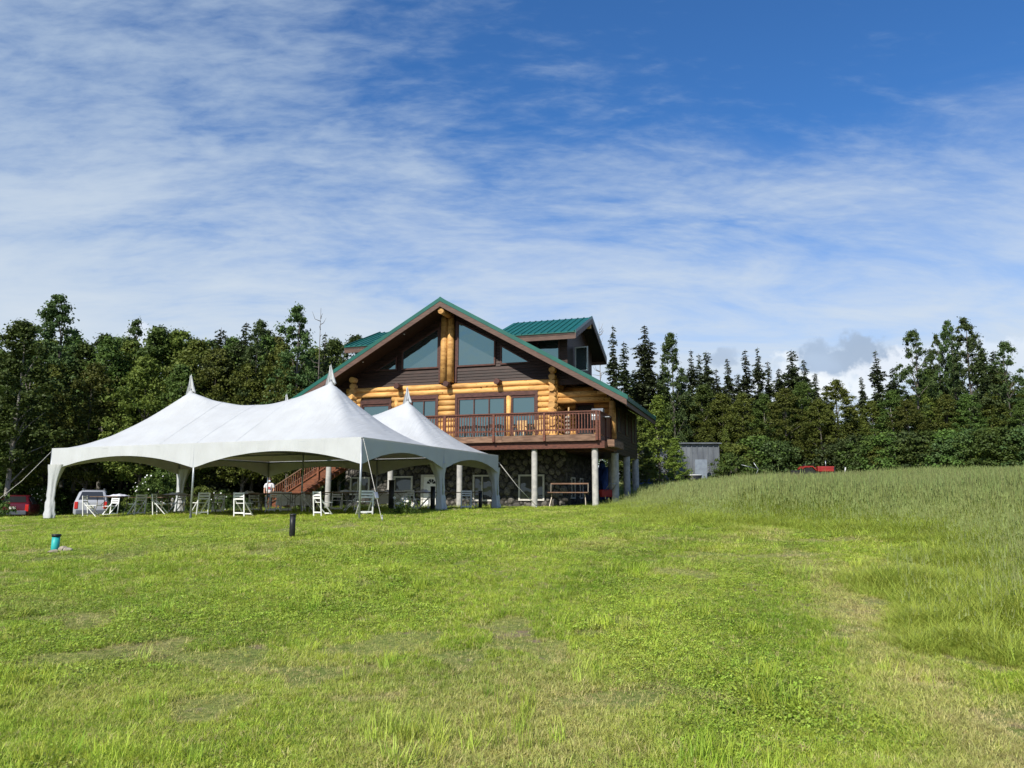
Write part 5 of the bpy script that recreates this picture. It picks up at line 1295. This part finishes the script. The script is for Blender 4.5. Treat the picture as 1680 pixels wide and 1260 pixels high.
# ================================================================== GRASS
def point_object(name, P, rot, scl, vid, protos, label, attrs):
    n = len(P)
    me = bpy.data.meshes.new(name); me.vertices.add(n); me.vertices.foreach_set('co', np.asarray(P, np.float32).ravel())
    for an, val in (('rot', rot), ('scl', scl)):
        a = me.attributes.new(an, 'FLOAT_VECTOR', 'POINT'); a.data.foreach_set('vector', np.asarray(val, np.float32).ravel())
    a = me.attributes.new('vid', 'INT', 'POINT'); a.data.foreach_set('value', np.asarray(vid, np.int32))
    for an, val in attrs.items():
        a = me.attributes.new(an, 'FLOAT', 'POINT'); a.data.foreach_set('value', np.asarray(val, np.float32))
    o = link(bpy.data.objects.new(name, me))
    pc = bpy.data.collections.new(name + '_blades')
    for k, (m_) in enumerate(protos):
        q = bpy.data.objects.new('%s_tuft_%02d' % (name, k), m_); pc.objects.link(q)
    g = bpy.data.node_groups.new(name, 'GeometryNodeTree')
    g.interface.new_socket('Geometry', in_out='INPUT', socket_type='NodeSocketGeometry'); g.interface.new_socket('Geometry', in_out='OUTPUT', socket_type='NodeSocketGeometry')
    gi = g.nodes.new('NodeGroupInput'); go = g.nodes.new('NodeGroupOutput'); ip = g.nodes.new('GeometryNodeInstanceOnPoints')
    ci = g.nodes.new('GeometryNodeCollectionInfo'); ci.inputs['Collection'].default_value = pc; ci.inputs['Separate Children'].default_value = True; ci.inputs['Reset Children'].default_value = True
    ip.inputs['Pick Instance'].default_value = True
    def na(nm, ty):
        q = g.nodes.new('GeometryNodeInputNamedAttribute'); q.data_type = ty; q.inputs[0].default_value = nm; return q.outputs[0]
    g.links.new(gi.outputs[0], ip.inputs['Points']); g.links.new(ci.outputs[0], ip.inputs['Instance'])
    g.links.new(na('vid', 'INT'), ip.inputs['Instance Index'])
    er = g.nodes.new('FunctionNodeEulerToRotation'); g.links.new(na('rot', 'FLOAT_VECTOR'), er.inputs[0]); g.links.new(er.outputs[0], ip.inputs['Rotation'])
    g.links.new(na('scl', 'FLOAT_VECTOR'), ip.inputs['Scale']); g.links.new(ip.outputs[0], go.inputs[0])
    md = o.modifiers.new('scatter', 'NODES'); md.node_group = g
    tag(o, label, 'grass', None, 'stuff'); return o
def tuft(seed, n, spread, h, w, bend, m, seg=3, flat=0.0):
    r = np.random.default_rng(seed); V = []; F = []
    for k in range(n):
        a = r.uniform(0, 6.283); rad = spread * math.sqrt(r.random()); x, y = math.cos(a) * rad, math.sin(a) * rad
        d = r.uniform(0, 6.283); hh = h * r.uniform(.45, 1.15); bb = bend * r.uniform(.2, 1.3) * hh; wd = w * r.uniform(.7, 1.2); o = len(V)
        tx, ty = -math.sin(d) * wd / 2, math.cos(d) * wd / 2
        for s in range(seg):
            t = s / seg; cx, cy, z = x + math.cos(d) * bb * t * t, y + math.sin(d) * bb * t * t, hh * (t - flat * t * t * .5); q = (1 - t * .6)
            V += [(cx - tx * q, cy - ty * q, z), (cx + tx * q, cy + ty * q, z)]
        V.append((x + math.cos(d) * bb, y + math.sin(d) * bb, hh * (1 - flat * .5)))
        for s in range(seg - 1): F.append((o + 2 * s, o + 2 * s + 1, o + 2 * s + 3, o + 2 * s + 2))
        e = o + 2 * (seg - 1); F.append((e, e + 1, o + 2 * seg, o + 2 * seg))
    mb = MB(); mb.v = V; mb.f = [tuple(dict.fromkeys(f)) for f in F]; mb.s = [True] * len(F)
    me = bpy.data.meshes.new('tuft'); me.from_pydata(mb.v, [], mb.f); me.polygons.foreach_set('use_smooth', [True] * len(F)); me.materials.append(m); return me
def seeded(seed, n, spread, h, w, m, mh):
    "tall stems with feathery heads"
    me = tuft(seed, n, spread, h, w, .42, m, 4, .12); r = np.random.default_rng(seed + 1)
    bm = bmesh.new(); bm.from_mesh(me)
    for k in range(max(3, n // 4)):
        a = r.uniform(0, 6.283); rad = spread * math.sqrt(r.random()); x, y = math.cos(a) * rad, math.sin(a) * rad; d = r.uniform(0, 6.283); hh = h * r.uniform(1.0, 1.4); b = hh * .12
        px, py = x + math.cos(d) * b, y + math.sin(d) * b
        for t0 in range(3):
            z = hh * (.80 + .07 * t0); an = r.uniform(0, 3.14); L = .009 + .004 * (1 - t0)
            v = [bm.verts.new((px + math.cos(an) * L, py + math.sin(an) * L, z)), bm.verts.new((px - math.cos(an) * L, py - math.sin(an) * L, z + .01)), bm.verts.new((px + r.uniform(-.01, .01), py, z + .12))]
            f = bm.faces.new(v); f.material_index = 1
        v = [bm.verts.new((x - .002, y, 0)), bm.verts.new((x + .003, y, 0)), bm.verts.new((px, py, hh * .86))]
        bm.faces.new(v)
    bm.to_mesh(me); bm.free(); me.materials.append(mh); return me
M_blade = leaf_mat('grass_blade', (.205, .320, .026), (.53, .62, .080), .38, True, (.62, .52, .24), .55, .28, .3)
M_tall = leaf_mat('meadow_blade', (.145, .235, .030), (.40, .47, .070), .36, True, (.28, .27, .12), .6, .22, .25)
M_head = leaf_mat('meadow_head', (.165, .225, .070), (.265, .310, .105), .25, True, (.24, .20, .12), .8, .2, .1)
M_weed = leaf_mat('weed_leaf', (.210, .320, .030), (.400, .500, .070), .25, True, (.16, .18, .05), .5, .2, .35)
def clover(seed):
    r = np.random.default_rng(seed); n = 26
    C = np.c_[r.normal(size=n) * .05, r.normal(size=n) * .05, r.uniform(.012, .05, n)]
    nr = np.c_[r.normal(size=(n, 2)) * .5, np.ones(n)]; nr /= np.linalg.norm(nr, axis=1, keepdims=True)
    V, F = quads(C, nr, r.uniform(.006, .013, n), r, .7); return fast_mesh('clover', V, F, M_weed)
EDGE = np.array([(4.2, 60), (4.0, 37), (3.9, 33), (3.9, 27), (4.1, 22), (4.6, 20), (5.6, 19.2), (6.6, 18.4), (7.4, 17.2), (8.0, 16.2), (7.9, 14.6), (7.4, 13.2), (6.7, 11.4), (6.0, 9.9), (5.3, 8.5), (4.8, 7.4), (4.5, 6.4), (4.3, 5), (4.3, 2), (80, 2), (80, 60)])
def inside(x, y, poly):
    c = np.zeros(len(x), bool); n = len(poly); j = n - 1
    for i in range(n):
        xi, yi = poly[i]; xj, yj = poly[j]
        c ^= ((yi > y) != (yj > y)) & (x < (xj - xi) * (y - yi) / (yj - yi + 1e-12) + xi); j = i
    return c
def vnoise(x, y, s, seed):
    "cheap smooth value noise, 0..1"
    r = np.random.default_rng(seed); G = r.random((64, 64)); x = x * s + 1000; y = y * s + 1000
    i, j = np.floor(x).astype(int), np.floor(y).astype(int); f, g = x - i, y - j; f = f * f * (3 - 2 * f); g = g * g * (3 - 2 * g)
    q = lambda a, b: G[a % 64, b % 64]
    return (q(i, j) * (1 - f) + q(i + 1, j) * f) * (1 - g) + (q(i, j + 1) * (1 - f) + q(i + 1, j + 1) * f) * g
def house_xy(x, y):
    dx, dy = x - HO.x, y - HO.y; return dx * EX.x + dy * EX.y, dx * EY.x + dy * EY.y
def lawn():
    r = np.random.default_rng(11)
    y0, y1 = 3.2, 40.0
    N_ = 380000
    # density falls with distance; rows keep the blades close to a constant size in view
    q = r.random(N_); d = y0 * (y1 / y0) ** (q ** .80)
    x = r.uniform(-1, 1, N_) * (d * .80 + 1.6); y = d
    keep = ~inside(x, y, EDGE); hx, hy = house_xy(x, y)
    keep &= ~((hx > -16.5) & (hx < .5) & (hy > .9)); 
    patch = .6 * vnoise(x, y, .9, 1) + .4 * vnoise(x, y, 2.6, 2)
    bare = (patch < .285) & (y < 30)
    keep &= ~(bare & (r.random(N_) < .62))
    x, y, d, patch = x[keep], y[keep], d[keep], patch[keep]; n = len(x)
    dryp = vnoise(x, y, .35, 5) * .6 + vnoise(x, y, 1.3, 6) * .4
    track = np.exp(-((x - (2.9 + .24 * (y - 5))) / .42) ** 2) * (y < 17) * .55       # worn pale strip beside the tall grass
    across = x * .91 - y * .41; stripe = np.sin(across * 2.6 + 1.5 * vnoise(x, y, .25, 77)) * np.clip((x + 3) / 4, 0, 1)     # old mower passes running up to the right
    dry = np.clip((dryp - .64) * 1.5 + track + .20 * stripe + r.normal(0, .15, n), 0, .9)
    dry = np.where((patch < .29) & (y < 30), np.clip(dry + r.uniform(.2, .7, n), 0, 1), dry)
    dry = np.where(r.random(n) < .13, np.maximum(dry, r.uniform(.5, 1, n)), dry)
    tall = vnoise(x, y, .55, 8); lush = vnoise(x, y, 1.7, 9)
    s = (.50 + .55 * tall * lush * 1.6 + r.uniform(-.12, .22, n)) * (1 + np.clip(d - 7, 0, 30) * .022)
    s = np.where((patch < .27) & (y < 30), s * .7, s)
    sw = s * (1 + np.clip(d - 6, 0, 30) * .05)
    vid = r.integers(0, 6, n); cl = (r.random(n) < np.clip(vnoise(x, y, .6, 14) * .8 - .36, 0, .20)) & (y < 18); vid[cl] = r.integers(6, 8, cl.sum())
    big = (lush > .72) & (r.random(n) < .02) & (y < 20); vid[big] = 8; dry[big] *= .2
    tint = np.clip(vnoise(x, y, .7, 21) * .45 + vnoise(x, y, 2.5, 22) * .35 + .17 * stripe + r.normal(.08, .28, n), 0, 1)
    P = np.c_[x, y, ground(x, y) - .005]
    rot = np.c_[r.normal(0, .12, n), r.normal(0, .12, n), r.uniform(0, 6.283, n)]
    protos = [tuft(40 + k, 11, .045, (.060, .075, .05, .085, .045, .065)[k], .0055, (1.2, .9, 1.6, .8, 1.8, 1.3)[k], M_blade, 3, .55) for k in range(6)] + [clover(60), clover(61), tuft(70, 22, .05, .15, .006, .6, M_blade, 4, .1)]
    point_object('lawn_grass', P, rot, np.c_[sw, sw, s], vid, protos, 'short mown grass with dry patches covering the sloping lawn', {'tint': tint, 'dry': dry})
lawn()
def meadow():
    r = np.random.default_rng(12); N_ = 230000
    q = r.random(N_); d = 4.0 * (62 / 4.0) ** (q ** .62); y = d
    x = 3.7 + (np.maximum(d * .86, 6.0) - 3.7) * r.random(N_)
    x = 1.6 + (np.maximum(d * .86, 6.0) - 1.6) * r.random(N_)
    ed = np.concatenate([np.linspace(EDGE[i], EDGE[i + 1], 12) for i in range(18)])
    dist = np.concatenate([np.min(np.hypot(x[i:i + 8000, None] - ed[None, :, 0], y[i:i + 8000, None] - ed[None, :, 1]), axis=1) for i in range(0, N_, 8000)])
    dist = np.where(inside(x, y, EDGE), dist, -dist)
    rag = dist + (vnoise(x, y, .8, 61) - .5) * 2.2 + (vnoise(x, y, 2.2, 62) - .5) * 1.2       # a ragged border
    hx, hy = house_xy(x, y)
    e = (r.random(N_) < np.clip((rag + 1.3) / 2.0, 0, 1)) & (dist > -2.4) & ~((hx < .6) & (hy > .5) & (hy < 11)) & ~((hx < .4) & (dist < 0) & (hy > -2))
    x, y, dist, rag = x[e], y[e], dist[e], rag[e]; n = len(x); d = y
    hgt = .62 + .5 * vnoise(x, y, .25, 31) + .25 * vnoise(x, y, 1.1, 32)
    hgt *= np.clip(.24 + rag * .15 + r.normal(0, .08, n), .13, 1.0) * np.clip(1.15 - d / 90, .6, 1.1) * r.uniform(.75, 1.15, n)
    sx = 1 + np.clip(d - 12, 0, 60) * .028
    vid = r.integers(0, 4, n); vid[r.random(n) < np.clip(.95 - dist * .14, .30, .95)] = 4
    tint = np.clip(vnoise(x, y, .3, 41) * .6 + r.normal(.15, .18, n), 0, 1); dry = np.clip(vnoise(x, y, .16, 42) * .5 - .1 + r.normal(.05, .12, n), 0, .8)
    near = np.clip(1 - dist / 5.5, 0, 1); tint = np.clip(tint + near * .60, 0, 1); dry *= 1 - .8 * near
    P = np.c_[x, y, ground(x, y) - .01]; rot = np.c_[r.normal(0, .10, n), r.normal(0, .10, n), r.uniform(0, 6.283, n)]
    protos = [seeded(80 + k, 12, .07, .85, .008, M_tall, M_head) for k in range(4)] + [tuft(90, 22, .09, .62, .010, .7, M_tall, 4, .25)]
    point_object('meadow_grass', P, rot, np.c_[sx * hgt ** .5, sx * hgt ** .5, hgt], vid, protos, 'tall seeding meadow grass covering the rising field at right', {'tint': tint, 'dry': dry})
meadow()
# far scruffy grass behind the tents and by the cars
def rough():
    r = np.random.default_rng(13); N_ = 26000
    x = r.uniform(-48, 3, N_); y = r.uniform(38, 58, N_); hx, hy = house_xy(x, y); k = ~((hx > -16.5) & (hx < .6) & (hy > .6) & (hy < 12)); x, y = x[k], y[k]; n = len(x)
    s = r.uniform(.2, .5, n) * (.5 + vnoise(x, y, .3, 51)); P = np.c_[x, y, ground(x, y)]; rot = np.c_[r.normal(0, .12, n), r.normal(0, .12, n), r.uniform(0, 6.283, n)]
    protos = [tuft(95 + k, 16, .14, .6, .02, .5, M_tall, 3, .2) for k in range(3)]
    point_object('rough_grass', P, rot, np.c_[s * 1.6, s * 1.6, s], r.integers(0, 3, n), protos, 'rough unmown grass between the tents and the wood', {'tint': np.clip(r.normal(.5, .25, n), 0, 1), 'dry': np.clip(vnoise(x, y, .2, 52) * .9 - .2, 0, .8)})
rough()
# daisies by the right tent leg
def daisies(px, d, h, n, label, seed):
    r = np.random.default_rng(seed); p = at(px, d); e = empty('daisy_clump', p); tag(e, label, 'flowers')
    st = MB(); pet = MB(); eye = MB()
    for k in range(n):
        a = r.uniform(0, 6.283); L = r.uniform(.05, .38); x, y, zz = math.cos(a) * L, math.sin(a) * L * .7, h * r.uniform(.55, 1.05)
        st.tube([(x * .4, y * .4, 0), (x * .7, y * .7, zz * .5), (x, y, zz)], .005, 4, caps=False)
        for q in range(8):
            t = q * math.pi / 4; c, s = math.cos(t), math.sin(t); R_ = .045
            pet.add([(x + c * .008, y + s * .008 - .01, zz), (x + c * R_ - s * .010, y - .02 + s * R_ * .4, zz + s * R_ * .8 + c * .010), (x + c * R_ + s * .010, y - .02 + s * R_ * .4, zz + s * R_ * .8 - c * .010)], [(0, 1, 2)])
        eye.tube([(x, y - .03, zz), (x, y - .015, zz)], .012, 6)
    st.build('stems', M_weed, e); pet.build('petals', M_white, e); eye.build('flower_eyes', mat('daisy_eye', (.6, .42, .03), .7), e)
    P = np.c_[r.normal(size=900) * .20, r.normal(size=900) * .15, np.abs(r.normal(size=900)) * h * .35]; nr = r.normal(size=(900, 3)) + np.array([0, -.3, .5]); nr /= np.linalg.norm(nr, axis=1, keepdims=True)
    V, F = quads(P, nr, r.uniform(.02, .05, 900), r, .4); link(bpy.data.objects.new('leaves', fast_mesh('leaves', V, F, leaf_mat('daisy_leaf', (.05, .11, .018), (.10, .17, .03)), False, {'tint': ('FACE', r.random(900))})), e)
daisies(664, 24.5, .55, 16, 'clump of white daisies by the front right tent leg', 5)
daisies(1095, 47, .8, 10, 'white flowers in the grass below the young tree', 6)
